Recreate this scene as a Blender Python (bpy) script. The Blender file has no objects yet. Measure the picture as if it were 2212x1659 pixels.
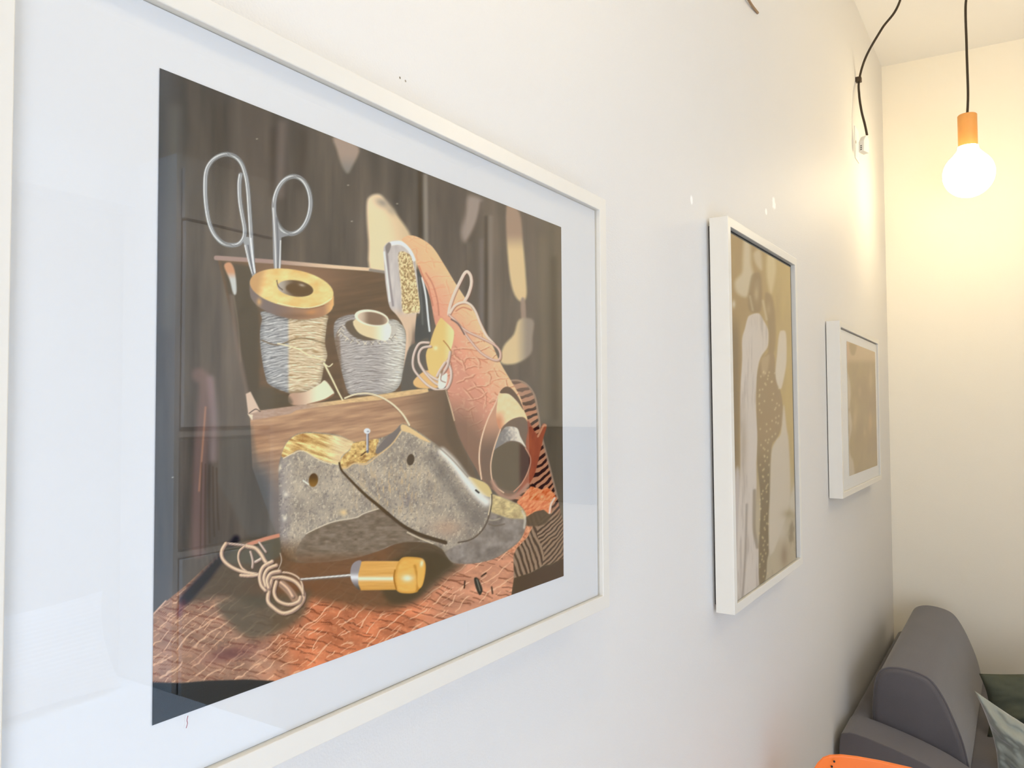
import bpy, bmesh, math, random
import numpy as np
from mathutils import Vector, Matrix, noise

S = bpy.context.scene
COL = S.collection
# ------------------------------------------------------------------ camera
F_PX, CX, CY = 1690.0, 1106.0, 829.5            # focal length and centre in pixels of the 2212 x 1659 frame
EYE = np.array([0.0, 0.0, 1.5])
def camera_basis():
    X = np.array([2207-CX, 885-CY, F_PX]); X /= np.linalg.norm(X)      # along the picture wall
    U = np.array([887-CX, -45900-CY, F_PX]); U /= np.linalg.norm(U)    # up
    U -= X*np.dot(U, X); U /= np.linalg.norm(U)
    return np.array([X, np.cross(U, X), U])
RB = camera_basis()
def project(P):
    c = (np.asarray(P, float)-EYE) @ RB
    return CX+F_PX*c[..., 0]/c[..., 2], CY+F_PX*c[..., 1]/c[..., 2]
def at_depth_y(u, v, y):
    d = RB @ np.array([u-CX, v-CY, F_PX]); return EYE+d*(y/d[1])
cam_data = bpy.data.cameras.new('camera'); cam = bpy.data.objects.new('camera', cam_data); COL.objects.link(cam)
cam_data.sensor_width = 36; cam_data.lens = F_PX/2212*36; cam_data.clip_start = .01
m = Matrix.Identity(4)
for i in range(3):
    m[i][0] = RB[i, 0]; m[i][1] = -RB[i, 1]; m[i][2] = -RB[i, 2]; m[i][3] = EYE[i]
cam.matrix_world = m
S.camera = cam
# ------------------------------------------------------------------ light and exposure
S.view_settings.view_transform = 'Standard'; S.view_settings.look = 'None'
S.view_settings.exposure = -0.32; S.view_settings.gamma = 1.0; S.view_settings.use_curve_mapping = False
S.cycles.use_denoising = True
S.cycles.max_bounces = 10; S.cycles.diffuse_bounces = 6; S.cycles.transparent_max_bounces = 16
S.cycles.caustics_reflective = False; S.cycles.caustics_refractive = False
S.cycles.sample_clamp_indirect = 4.0
W = bpy.data.worlds.new('daylight'); S.world = W; W.use_nodes = True
bg = W.node_tree.nodes['Background']; bg.inputs['Color'].default_value = (.62, .80, 1, 1); bg.inputs['Strength'].default_value = .5
def area_light(name, loc, target, sx, sy, power, color):
    d = bpy.data.lights.new(name, 'AREA'); d.shape = 'RECTANGLE'; d.size = sx; d.size_y = sy; d.energy = power; d.color = color
    o = bpy.data.objects.new(name, d); COL.objects.link(o); o.location = loc
    o.rotation_euler = (Vector(target)-Vector(loc)).to_track_quat('-Z', 'Y').to_euler()
    return o
DAY = dict(window=172.0, side=58.0, bed_fill=36.0, lamp_visible=36.0, lamp_wall=104.0, lamp_room=94.0)
# the sky outside the window, high up, so that most daylight comes down onto the bed, the floor and the lower walls
area_light('daylight_through_window', (-1.9, -3.4, 2.7), (-1.6, -.7, .9), 7.0, 1.8, DAY['window'], (.62, .74, 1.0))
area_light('daylight_through_side_window', (-1.57, -.95, 1.0), (0, -.90, .9), 1.4, 1.5, DAY['side'], (.82, .88, 1.0))
bed_fill = area_light('added_bed_fill_light', (1.1, -1.35, 3.3), (1.1, -1.351, 0), 1.0, .9, DAY['bed_fill'], (.36, .63, 1.0))  # unseen fill added above the bed to brighten its mirror image
bed_fill.data.spread = math.radians(56)                                  # narrow beam keeps the added fill off the walls

# The prints behind the glass are flat photographs; their pictures are painted here as colour per print point.
def h2(ix, iy, s):
    n = (ix.astype(np.int64)*374761393 + iy.astype(np.int64)*668265263 + s*1442695041) & 0x7fffffff
    n = ((n ^ (n >> 13))*1274126177) & 0x7fffffff
    n = (n ^ (n >> 16)) & 0xffff
    return n/65535.0
def vnoise(x, y, s=0):
    ix = np.floor(x); iy = np.floor(y); fx = x-ix; fy = y-iy
    fx = fx*fx*(3-2*fx); fy = fy*fy*(3-2*fy)
    a = h2(ix, iy, s); b = h2(ix+1, iy, s); c = h2(ix, iy+1, s); d = h2(ix+1, iy+1, s)
    return (a*(1-fx)+b*fx)*(1-fy)+(c*(1-fx)+d*fx)*fy
def fbm(x, y, s=0, o=4):
    r = 0; a = .5; t = 0
    for k in range(o):
        r = r + a*vnoise(x, y, s+k*17); t += a; a *= .5; x = x*2.03; y = y*2.03
    return r/t
def ridge(x, y, s=0, o=2):
    r = 0; a = .6
    for k in range(o):
        r = r + a*(1-np.abs(2*vnoise(x, y, s+k*31)-1)); a *= .5; x = x*2.1; y = y*2.1
    return r/.9
def smooth(pts, n=5, closed=True):
    p = np.array(pts, float); N = len(p); out = []
    rng = range(N) if closed else range(N-1)
    for i in rng:
        if closed: p0, p1, p2, p3 = p[i-1], p[i], p[(i+1) % N], p[(i+2) % N]
        else: p0, p1, p2, p3 = p[max(i-1, 0)], p[i], p[i+1], p[min(i+2, N-1)]
        for k in range(n):
            t = k/n
            out.append(.5*((2*p1)+(-p0+p2)*t+(2*p0-5*p1+4*p2-p3)*t*t+(-p0+3*p1-3*p2+p3)*t**3))
    if not closed: out.append(p[-1])
    return np.array(out)
def sstep(a, b, x):
    t = np.clip((x-a)/(b-a), 0, 1); return t*t*(3-2*t)
def family(u, v, step, warp, sd, wl, gate):
    ph = u/step+warp*(fbm(u/60, v/60, sd)-.5)*2+.2*(vnoise(v/15, u/15, sd+4)-.5)
    d = np.abs(ph-np.floor(ph)-.5)*step
    return sstep(wl, wl*.35, d)*sstep(gate, gate+.12, vnoise(v/20+np.floor(ph)*7.3, np.floor(ph)*3.1, sd+8))
class Painter:
    def __init__(s, X, Y, base):
        s.X = X; s.Y = Y; s.C = np.zeros(X.shape+(3,)); s.C[:] = base
    def box(s, x0, y0, x1, y1):
        return np.nonzero((s.X >= x0) & (s.X <= x1) & (s.Y >= y0) & (s.Y <= y1))
    def put(s, idx, m, col):
        m = np.clip(m, 0, 1)[..., None]
        s.C[idx] = s.C[idx]*(1-m)+np.asarray(col, float)*m
    def segd(s, x, y, P, closed):
        d = np.full(x.shape, 1e9); tt = np.zeros(x.shape); sd = np.zeros(x.shape)
        n = len(P); L = 0; segs = range(n if closed else n-1)
        tot = sum(np.hypot(*(P[(i+1) % n]-P[i])) for i in segs)+1e-9
        for i in segs:
            a = P[i]; b = P[(i+1) % n]; v = b-a; l2 = v@v
            if l2 < 1e-9: continue
            t = np.clip(((x-a[0])*v[0]+(y-a[1])*v[1])/l2, 0, 1)
            ex = x-a[0]-t*v[0]; ey = y-a[1]-t*v[1]; e = ex*ex+ey*ey; l = l2**.5
            k = e < d; d = np.where(k, e, d); tt = np.where(k, (L+t*l)/tot, tt)
            sd = np.where(k, (v[0]*ey-v[1]*ex)/l, sd); L += l
        return np.sqrt(d), tt, sd
    def poly(s, pts, col, soft=1.2, sm=True, a=1.0):
        P = smooth(pts, 4) if sm else np.array(pts, float)
        m = soft*2+2
        idx = s.box(P[:, 0].min()-m, P[:, 1].min()-m, P[:, 0].max()+m, P[:, 1].max()+m)
        x = s.X[idx]; y = s.Y[idx]
        if x.size == 0: return idx, None, x, y
        ins = np.zeros(x.shape, bool); n = len(P)
        for i in range(n):
            x0, y0 = P[i]; x1, y1 = P[(i+1) % n]
            if y0 == y1: continue
            c = ((y0 > y) != (y1 > y)) & (x < (x1-x0)*(y-y0)/(y1-y0)+x0)
            ins ^= c
        d, _, _ = s.segd(x, y, P, True)
        sd = np.where(ins, d, -d)
        mk = sstep(-soft, soft, sd)*a
        if col is not None:
            if callable(col): col = col(x, y, sd)
            s.put(idx, mk, col)
        return idx, mk, x, y
    def line(s, pts, col, w, soft=1.0, sm=True, a=1.0, w2=None, hi=None, lo=None, closed=False):
        P = smooth(pts, 5, closed) if sm and len(pts) > 2 else np.array(pts, float)
        W = max(w, w2 or w)
        m = W+soft+2
        idx = s.box(P[:, 0].min()-m, P[:, 1].min()-m, P[:, 0].max()+m, P[:, 1].max()+m)
        x = s.X[idx]; y = s.Y[idx]
        if x.size == 0: return
        d, t, sd = s.segd(x, y, P, closed)
        ww = (w+((w2 if w2 is not None else w)-w)*t)/2
        mk = sstep(ww+soft, ww-soft, d)*a
        c = np.broadcast_to(np.asarray(col(x, y) if callable(col) else col, float), x.shape+(3,)).copy()
        q = np.clip(sd/np.maximum(ww, .1), -1, 1)[..., None]
        if hi is not None: c = c+(np.asarray(hi, float)-c)*np.exp(-((q-hi_off)/.42)**2)
        if lo is not None: c = c+(np.asarray(lo, float)-c)*np.clip(np.abs(q)*1.5-.75, 0, 1)*(q*lo_sgn > -.2)
        s.put(idx, mk, c)
    def ell(s, cx, cy, rx, ry, rot, col, soft=1.2, a=1.0):
        t = np.linspace(0, 2*np.pi, 40, endpoint=False); r = np.radians(rot)
        ex = rx*np.cos(t); ey = ry*np.sin(t)
        return s.poly(np.stack([cx+ex*np.cos(r)-ey*np.sin(r), cy+ex*np.sin(r)+ey*np.cos(r)], 1), col, soft, False, a)
    def blob(s, cx, cy, rx, ry, col, a=1.0, rot=0):
        R = max(rx, ry)*2.4
        idx = s.box(cx-R, cy-R, cx+R, cy+R); x = s.X[idx]-cx; y = s.Y[idx]-cy
        r = np.radians(rot); u = (x*np.cos(r)+y*np.sin(r))/rx; v = (-x*np.sin(r)+y*np.cos(r))/ry
        s.put(idx, a*np.exp(-(u*u+v*v)*1.2), col)
hi_off = -.25; lo_sgn = 1
def mix(a, b, t):
    a = np.asarray(a, float); b = np.asarray(b, float)
    return a+(b-a)*np.clip(t, 0, 1)[..., None]
def tint(c, k):
    return np.asarray(c, float)*k[..., None]

def paint_cobbler(X, Y):
    p = Painter(X, Y, (104, 96, 86)); C = p.C
    # dark plank backdrop, out of focus
    n = fbm(X/26, Y/260, 3); n2 = fbm(X/90, Y/300, 9); sp = fbm(X/3, Y/3, 4, 2)
    C[:] = mix((70, 66, 62), (124, 112, 100), n*.9+.08+(n2-.5)*.5+sstep(500, 1250, X)*.3-.22*sstep(520, 200, Y))
    C[:] = mix(C, (82, 86, 92), sstep(420, 340, X)*.55)  # bluish reflection of the cabinet side, painted into the print's left edge
    C[:] = mix(C, (112, 102, 82), sstep(1140, 1200, X)*.4)
    C[:] = mix(C, (120, 105, 95), np.exp(-((X-560)/60)**2-((Y-330)/160)**2)*.35)
    p.line([(380, 240), (372, 420), (362, 700)], (112, 110, 104), 26, 16, a=.45)
    p.line([(470, 240), (480, 560)], (66, 60, 54), 26, 16, a=.35)
    p.line([(610, 270), (606, 420)], (126, 112, 106), 16, 10, a=.6)
    p.line([(590, 280), (588, 420)], (70, 62, 56), 12, 8, a=.5)
    p.line([(655, 290), (650, 400)], (70, 62, 56), 20, 12, a=.5)
    p.line([(907, 370), (908, 520)], (72, 62, 50), 9, 4, a=.8); p.line([(919, 380), (921, 530)], (152, 142, 130), 9, 4, a=.8)
    p.line([(1050, 470), (1050, 770)], (84, 75, 66), 8, 4, a=.8); p.line([(1060, 470), (1060, 800)], (146, 134, 124), 9, 5, a=.7)
    p.line([(1040, 520), (1040, 740)], (132, 124, 122), 9, 5, a=.5)
    p.line([(1196, 560), (1200, 900)], (92, 82, 68), 14, 6, a=.6)
    p.line([(1170, 520), (1175, 900)], (132, 120, 100), 14, 8, a=.4)
    # lasts hanging in the backdrop
    p.poly([(722, 296), (775, 318), (760, 362), (750, 374), (738, 357), (728, 325)], lambda x, y, s: mix((168, 148, 134), (140, 134, 128), sstep(330, 370, y)), 5)
    p.poly([(792, 445), (800, 424), (820, 420), (836, 436), (862, 470), (888, 512), (900, 580), (806, 590), (796, 520)],
           lambda x, y, s: mix(mix((248, 220, 182), (208, 184, 152), sstep(825, 872, x+(y-470)*-.25)), (246, 214, 164), sstep(430, 470, y)*.3), 5)
    p.blob(826, 438, 17, 10, (160, 148, 134), .9, 25); p.blob(846, 455, 14, 9, (176, 160, 140), .7, 40)
    p.poly([(1012, 425), (1040, 432), (1034, 470), (1022, 500), (1004, 522), (996, 500), (1006, 460)], (172, 156, 146), 8, a=.85)
    p.line([(1040, 440), (1032, 480), (1014, 520)], (92, 82, 74), 8, 5, a=.6)
    p.poly([(1094, 446), (1122, 460), (1130, 527), (1136, 600), (1137, 641), (1124, 651), (1108, 628), (1098, 567)],
           lambda x, y, s: mix((172, 146, 126), (228, 200, 154), sstep(500, 545, y)), 4)
    p.poly([(1125, 648), (1134, 648), (1136, 694), (1127, 694)], (166, 144, 128), 3)
    p.poly([(1122, 690), (1152, 692), (1150, 730), (1147, 764), (1115, 785), (1082, 783), (1088, 748), (1110, 722)],
           lambda x, y, s: mix((226, 200, 156), (160, 146, 132), sstep(1112, 1142, x)), 4)
    # wooden box: inside
    wood = lambda x, y: fbm((x*.98+y*.16)/60, (y+x*.16)/7, 21)
    p.poly([(470, 560), (832, 588), (900, 640), (905, 850), (550, 892), (520, 760)], lambda x, y, s: mix(mix((96, 82, 66), (124, 98, 76), wood(x, y)), (150, 116, 92), np.exp(-((x-640)/110)**2-((y-600)/40)**2)), 2, False)
    p.poly([(478, 565), (545, 575), (560, 680), (560, 892), (530, 840), (505, 700)], (92, 82, 68), 6, False)
    p.line([(500, 640), (512, 740), (534, 852)], (134, 116, 106), 9, 4, a=.6)
    p.poly([(484, 574), (497, 567), (507, 585), (511, 630), (504, 634), (496, 604)], lambda x, y, s: mix((206, 152, 116), (204, 206, 202), sstep(585, 605, y)), 2.5)
    p.line([(505, 640), (514, 700), (520, 780)], (150, 138, 120), 3, 2, a=.4)
    p.line([(467, 557), (586, 565), (718, 576), (800, 582)], lambda x, y: mix((168, 142, 132), (232, 202, 168), sstep(560, 740, x)), 10, 1.2, w2=7)
    p.line([(800, 583), (832, 588)], (150, 140, 130), 6, 2)
    # scissors
    def metal(pts, w, w2=None, closed=False, a=1):
        p.line(pts, (140, 142, 144), w, 1, w2=w2, closed=closed)
        P = np.array(pts, float)
        p.line(P+[-w*.28, -.4], (232, 234, 234), w*.26, .9, w2=(w2 or w)*.26, closed=closed, a=.95)
        p.line(P+[w*.2, .5], (176, 178, 180), w*.3, 1, w2=(w2 or w)*.3, closed=closed, a=.8)
        p.line(P+[w*.44, .5], (96, 94, 94), w*.16, .9, w2=(w2 or w)*.16, closed=closed, a=.7)
    Z = lambda q: [(330+a/3.687, 140+b/3.687) for a, b in q]
    metal(Z([(700, 875), (690, 950), (695, 1080), (712, 1190), (733, 1310), (722, 1385), (670, 1432), (575, 1428), (505, 1370), (458, 1280), (430, 1150), (418, 1000), (425, 860), (460, 780), (520, 730), (590, 712), (660, 735), (712, 795), (745, 900), (760, 1010), (770, 1150), (780, 1300), (788, 1450), (800, 1640)]), 9.5)
    p.line([(534, 520), (542, 560), (549, 596)], (160, 162, 164), 17, 1, w2=9)
    p.line([(529, 530), (538, 568), (545, 590)], (222, 222, 222), 3, 1); p.line([(541, 515), (546, 560), (550, 588)], (240, 240, 240), 4, 1)
    p.line([(536, 530), (543, 570), (547, 590)], (112, 112, 116), 3, 1)
    t = np.linspace(0, 2*np.pi, 28, endpoint=False)
    metal(np.stack([631.5+39.5*np.cos(t)-3*np.sin(t), 443+62*np.sin(t)], 1), 10, closed=True)
    p.poly([(588, 430), (596, 470), (606, 498), (622, 508), (612, 512), (607, 520), (606, 582), (592, 582), (589, 500)], (150, 150, 152), 1.2)
    p.line([(590, 450), (594, 520), (596, 582)], (216, 216, 216), 3.4, 1); p.line([(606, 520), (604, 582)], (226, 226, 224), 2.6, 1)
    p.line([(598, 470), (601, 540), (600, 582)], (124, 124, 128), 3, 1.2)
    # spool with the wooden flange
    def thread(pts, left, right, tone_edge, fr, slope, sd, ss=4.0):
        def col(x, y, s):
            w = y+(x-tone_edge)*slope-((x-tone_edge)/62.)**2*7+(fbm(x/34, y/15, sd)-.5)*13
            l = np.sin(w*fr)*.5+.5; l2 = np.sin((w+(x-tone_edge)*.10*np.sign(vnoise(x/90, y/14, sd+9)-.5))*fr*.61+1)*.5+.5
            k = np.clip(.42*l+.3*l2+.55*fbm(x/14, y/2.0, sd+3, 2)-.08, 0, 1)
            a = mix(left[0], left[1], k); b = mix(right[0], right[1], k)
            q = mix(a, b, sstep(tone_edge-ss, tone_edge+ss, x))
            return mix(q, np.array(q)*.72, sstep(12, 0, s)*.6)
        p.poly(pts, col, 1.6)
    thread([(568, 672), (640, 690), (704, 680), (706, 700), (702, 740), (707, 768), (700, 790), (692, 828), (673, 842), (636, 849), (617, 847), (582, 831), (573, 812), (566, 776), (562, 740), (562, 711), (566, 690)],
           ((112, 111, 112), (220, 219, 216)), ((170, 136, 96), (255, 242, 212)), 623, 1.25, .10, 31)  # cool left, warm right: a reflection in the glass painted into the thread
    p.line([(566, 735), (600, 745), (650, 730), (702, 742)], (120, 96, 66), 3, 1.2, a=.7)
    p.line([(600, 742), (640, 752), (668, 768), (702, 778)], (250, 232, 190), 3, 1, a=.9)
    p.poly([(626, 851), (660, 846), (690, 830), (702, 822), (717, 840), (721, 852), (700, 863), (664, 874), (627, 873)], lambda x, y, s: mix((196, 160, 136), (255, 236, 202), sstep(635, 690, x)), 1.5)
    p.line([(664, 874), (700, 864), (720, 852)], (150, 112, 84), 3, 1.2)
    p.poly([(562, 835), (610, 850), (628, 860), (626, 876), (560, 886)], (96, 88, 74), 5, a=.7)
    p.ell(630, 646, 91, 42, 9.5, lambda x, y, s: mix(mix((128, 114, 108), (176, 134, 104), sstep(570, 680, x)), (238, 186, 126), sstep(695, 720, x)), 1.5)
    p.poly([(539, 606), (721, 640), (721, 660), (539, 630)], lambda x, y, s: mix(mix((128, 114, 108), (160, 122, 96), sstep(570, 680, x)), (232, 180, 120), sstep(695, 720, x)), 2, False)
    p.blob(560, 652, 6, 9, (226, 176, 120), .8); p.blob(672, 675, 14, 6, (214, 152, 100), .7, -10); p.blob(640, 682, 40, 6, (122, 94, 74), .5)
    p.ell(630, 622.5, 91.5, 40.5, 9.5, lambda x, y, s: mix(mix((236, 190, 122), (255, 224, 156), fbm(x/22, y/12, 41)*1.4-.2), (196, 150, 104), sstep(575, 552, x+y*.2-125)*.8), 1.3)
    p.line([(600, 655), (650, 665), (690, 660), (716, 645)], (255, 236, 190), 2.4, 1, a=.8)
    p.line([(636, 665), (668, 667), (700, 660)], (120, 90, 60), 1.8, .9, a=.6)
    p.ell(638, 623, 39, 17.5, 8, lambda x, y, s: mix((190, 178, 166), (112, 90, 68), sstep(600, 640, x)), 1.3)
    p.ell(646, 625, 29, 13, 8, (108, 86, 62), 3); p.blob(652, 616, 7, 3, (186, 172, 156), .9, 15)
    p.line([(598, 606), (601, 618), (610, 626)], (90, 74, 64), 2.4, 1, a=.8)
    # cone of grey thread
    thread([(721, 706), (727, 691), (745, 682), (768, 679), (800, 690), (850, 690), (866, 700), (874, 712), (878, 740), (876, 780), (868, 822), (848, 847), (800, 853), (756, 852), (744, 826), (733, 780), (723, 735)],
           ((136, 126, 120), (212, 206, 200)), ((160, 150, 134), (252, 250, 240)), 838, 1.5, -.10, 53, 26.0)
    p.poly([(733, 720), (722, 735), (724, 742), (737, 800), (744, 830), (752, 846), (740, 840)], (126, 100, 78), 3, a=.6)
    p.poly([(745, 702), (768, 690), (840, 700), (858, 712), (846, 724), (800, 736), (765, 728)], lambda x, y, s: mix((112, 98, 82), (206, 198, 184), sstep(815, 850, x)), 2.5)
    for k in range(26):
        a0 = -.15+k*.125
        x0 = 797+62*np.cos(a0+.55); y0 = 712+26*np.sin(a0+.55)
        p.line([(x0, y0), (x0+(7 if k % 2 else -6), y0+7)], (236, 226, 200) if k % 3 else (134, 120, 104), 1.8, .8, a=.75)
    p.poly([(767, 690), (839, 697), (838, 734), (800, 730), (772, 716)], lambda x, y, s: mix((236, 212, 168), (255, 250, 228), sstep(800, 836, x)), 1.4)
    p.ell(803, 687, 37.5, 17.5, 10, (255, 240, 212), 1.2)
    p.ell(805, 688, 32.5, 13.5, 10, lambda x, y, s: mix((222, 198, 172), (140, 116, 96), sstep(776, 800, x)*sstep(846, 822, x)), 1.6)
    # brush
    p.poly([(828, 542), (832, 529), (844, 521), (862, 520), (880, 529), (893, 543), (900, 590), (904, 627), (907, 674), (900, 678), (898, 708), (897, 735), (891, 756), (881, 830), (868, 845), (877, 735), (871, 704), (857, 681), (842, 663), (835, 627), (831, 590)],
           lambda x, y, s: mix(mix(mix((176, 166, 164), (232, 224, 216), fbm(x/9, y/40, 61)), (226, 196, 166), sstep(660, 690, y)), (140, 120, 106), sstep(14, 2, s)*sstep(690, 730, y)*sstep(880, 890, x)), 1.2)
    p.line([(830, 545), (836, 590), (842, 650)], (246, 244, 240), 4, 1.5, a=.8); p.line([(835, 540), (841, 600), (849, 660)], (132, 120, 120), 4, 1.8, a=.7)
    p.line([(846, 526), (866, 525), (884, 538), (894, 560)], (255, 252, 244), 9, 2, a=.9)
    p.poly([(832, 534), (840, 524), (845, 530), (838, 548)], (140, 130, 126), 1.5)
    def bris(x, y, s):
        k = fbm(x/2.4, y/3.4, 71, 3)
        return mix(mix((158, 126, 84), (246, 224, 174), sstep(.2, .72, k)), (252, 230, 170), sstep(892, 902, x-(y-560)*.07)*.5)
    p.poly([(862, 545), (884, 549), (893, 572), (902, 627), (907, 670), (890, 676), (870, 673), (867, 627), (862, 581)], bris, 2.2)
    # dark steel tool behind the brush
    p.poly([(902, 592), (910, 590), (918, 605), (924, 627), (928, 672), (931, 713), (926, 740), (898, 745), (899, 690), (908, 672)], (84, 84, 82), 1.2)
    p.line([(912, 600), (920, 640), (925, 690), (928, 715)], (240, 240, 236), 4, 1.2); p.line([(906, 600), (911, 660), (913, 700)], (120, 122, 120), 4, 2, a=.6)
    p.poly([(880, 760), (900, 740), (928, 735), (905, 820), (895, 845), (866, 846)], (104, 98, 90), 2)
    # striped wooden board at the right
    def zebra(x, y, s):
        w = (x-1100)*.55+(y-800)*.62+8*fbm(x/40, y/30, 81)+((x-1180)/30.)**2*4
        w2 = (y-1100)*.33-(x-1100)*.95+10*fbm(x/30, y/50, 83)
        up = mix((78, 58, 50), (194, 140, 110), sstep(.28, .62, .5+.5*np.sin(w*.62+2.2*fbm(x/12, y/12, 86))))
        lo = mix((88, 70, 54), (156, 130, 108), sstep(.2, .7, .5+.5*np.sin(np.where(x > 1168+8*np.sin(y/17), w*.95, w2*.62)+2.5*fbm(x/14, y/40, 87))+.3*(fbm(x/4, y/9, 84)-.5)))
        q = mix(up, lo, sstep(1085, 1120, y))
        return mix(q, (176, 150, 134), sstep(900, 840, y)*.45)
    p.poly([(1098, 820), (1117, 822), (1137, 831), (1153, 852), (1160, 888), (1166, 925), (1175, 961), (1189, 1015), (1204, 1076), (1222, 1150), (1222, 1206), (1200, 1213), (1191, 1219), (1175, 1221), (1146, 1237), (1109, 1250), (1080, 1230), (1100, 1100), (1090, 900)], zebra, 1.2, False)
    p.line([(1104, 822), (1120, 822), (1138, 831), (1154, 853), (1162, 890), (1170, 940), (1188, 1012), (1204, 1076)], (176, 150, 130), 4, 1.2, a=.8)
    p.poly([(1222, 1204), (1200, 1214), (1191, 1220), (1175, 1222), (1146, 1238), (1100, 1252), (1095, 1300), (1222, 1260)], (86, 70, 52), 1.5, False)
    # rolled leather
    def roll(x, y, s):
        u = (x-900)*.86-(y-520)*.5; v = (x-900)*.5+(y-520)*.86
        q = mix((244, 172, 140), (250, 208, 158), sstep(-20, 60, u+20*fbm(x/30, y/30, 90)))
        q = mix(q, (212, 150, 128), sstep(-10, -60, u)*.75)
        q = mix(q, (252, 196, 146), sstep(640, 560, y)*.6)
        vein = ridge(x/24+.4*fbm(x/9, y/9, 89), y/19, 91, 1); fine = ridge(x/8, y/7, 95, 1)
        on = .35+.65*sstep(690, 740, y)
        cre = np.maximum(family(u+.2*v, v, 26, 1.1, 191, 2.4, .42), np.maximum(family(v-.35*u, u, 21, 1.2, 193, 2.2, .46), .7*family(u-.5*v, v, 12, 1.1, 195, 1.6, .6)))
        rim = np.maximum(family(u+.2*v+2.4, v, 26, 1.1, 191, 2.4, .42), family(v-.35*u+2.2, u, 21, 1.2, 193, 2.2, .46))
        q = mix(q, (176, 104, 78), sstep(.87, .98, vein)*.35*on+sstep(.86, .98, fine)*.3*on+cre*.5*on); q = mix(q, (255, 222, 186), rim*.35*on)
        q = mix(q, (255, 220, 180), sstep(.6, .8, fbm(x/6, y/6, 97, 2))*.28*on)
        sh = sstep(-35, -120, u)*sstep(830, 930, y)+sstep(930, 1000, y)*.55
        q = mix(q, (142, 112, 94), np.clip(sh, 0, .95))
        return q
    p.poly([(868, 518), (882, 509), (900, 511), (922, 523), (938, 538), (958, 569), (984, 612), (1009, 650), (1038, 695), (1062, 742), (1081, 784), (1104, 823), (1124, 858), (1131, 883), (1140, 907), (1152, 935), (1165, 975), (1159, 1006), (1150, 1033), (1128, 1062), (1108, 1077), (1081, 1069), (1063, 1057), (1041, 1037), (1027, 1010), (1001, 965), (981, 915), (972, 870), (966, 845), (955, 800), (960, 750), (940, 700), (928, 640), (908, 590), (893, 548), (880, 530)], roll, 1.2)
    for q in ([(905, 575), (915, 600), (925, 620), (935, 660)], [(920, 590), (935, 615), (945, 650), (948, 680)], [(985, 672), (1000, 664), (1018, 670)]):
        p.line(q, (190, 120, 96), 3, 1.5, a=.7)
    p.line([(1079, 849), (1070, 872), (1054, 905), (1040, 948), (1035, 990), (1040, 1035)], (244, 206, 174), 3, 1)
    p.poly([(1078, 856), (1068, 880), (1052, 915), (1042, 960), (1040, 1010), (1048, 1040), (1064, 1052), (1062, 1000), (1070, 960), (1080, 925), (1074, 900)], lambda x, y, s: mix((206, 156, 128), (128, 106, 92), sstep(900, 980, y)), 2)
    p.poly([(1080, 850), (1100, 850), (1117, 867), (1130, 884), (1139, 906), (1128, 901), (1108, 905), (1090, 917), (1080, 928), (1072, 905), (1074, 870)],
           lambda x, y, s: mix(mix((252, 210, 156), (255, 228, 188), fbm(x/9, y/9, 99)), (214, 150, 116), sstep(1096, 1078, x)*sstep(880, 910, y)), 1.5)
    p.poly([(1080, 849), (1086, 839), (1096, 835), (1107, 841), (1121, 860), (1131, 886), (1117, 867), (1099, 851)], (116, 96, 82), 1.2)
    p.poly([(1081, 930), (1092, 916), (1108, 905), (1130, 901), (1141, 914), (1158, 945), (1160, 985), (1148, 1020), (1128, 1050), (1108, 1066), (1084, 1062), (1066, 1046), (1060, 1010), (1066, 970)], (126, 108, 94), 1.5)
    p.poly([(1141, 908), (1160, 938), (1172, 916), (1181, 920), (1174, 945), (1167, 975), (1160, 1006), (1151, 1033), (1130, 1062), (1112, 1075), (1122, 1055), (1143, 1020), (1147, 990), (1136, 962), (1140, 930)], lambda x, y, s: mix((176, 104, 78), (150, 88, 72), fbm(x/8, y/20, 100)), 1.3)
    p.line([(1162, 943), (1174, 920), (1179, 919)], (206, 150, 118), 4, 1)
    p.poly([(1067, 972), (1075, 945), (1088, 926), (1098, 921), (1117, 925), (1124, 943), (1136, 966), (1124, 956), (1106, 952), (1090, 957)], lambda x, y, s: mix((142, 136, 132), (238, 226, 208), sstep(1082, 1122, x+(fbm(x/5, y/5, 101)-.5)*30)), 1.2)
    p.poly([(1067, 974), (1090, 959), (1106, 954), (1122, 958), (1135, 969), (1146, 990), (1142, 1015), (1128, 1042), (1110, 1060), (1084, 1055), (1066, 1039), (1061, 1006)], lambda x, y, s: mix((112, 100, 84), (84, 62, 54), sstep(1118, 1128, x)), 1.2)
    p.line([(1081, 928), (1069, 962), (1062, 990), (1060, 1010), (1063, 1036), (1072, 1052), (1088, 1064)], (232, 196, 164), 2.6, 1)
    p.line([(1135, 968), (1146, 990), (1142, 1015), (1128, 1043), (1110, 1062)], (206, 150, 124), 2.4, 1)
    p.line([(1064, 1040), (1080, 1068), (1100, 1077), (1122, 1066), (1140, 1048)], (186, 146, 126), 9, 3, a=.8)
    # cord tied round the roll
    cord = lambda q, w=6, c=(236, 208, 190): (p.line([(a+1.6, b+1.6) for a, b in q], (130, 90, 74), w, 1.4, a=.6), p.line(q, c, w, .9), p.line([(a-w*.15, b-w*.15) for a, b in q], (252, 230, 212), w*.3, 1, a=.7))
    cord([(969, 679), (972, 661), (981, 635), (994, 608), (1003, 591), (1010, 587), (1017, 597), (1018, 614), (1012, 635), (1004, 650)], 6.5)
    cord([(971, 678), (983, 660), (1001, 653), (1016, 658), (1027, 673), (1038, 700), (1050, 724), (1068, 744)], 5)
    cord([(974, 684), (1003, 712), (1039, 730), (1068, 745), (1080, 760), (1079, 776), (1065, 777), (1039, 762), (1016, 736), (1001, 715), (988, 697), (970, 680)], 5, (206, 166, 150))
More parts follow.
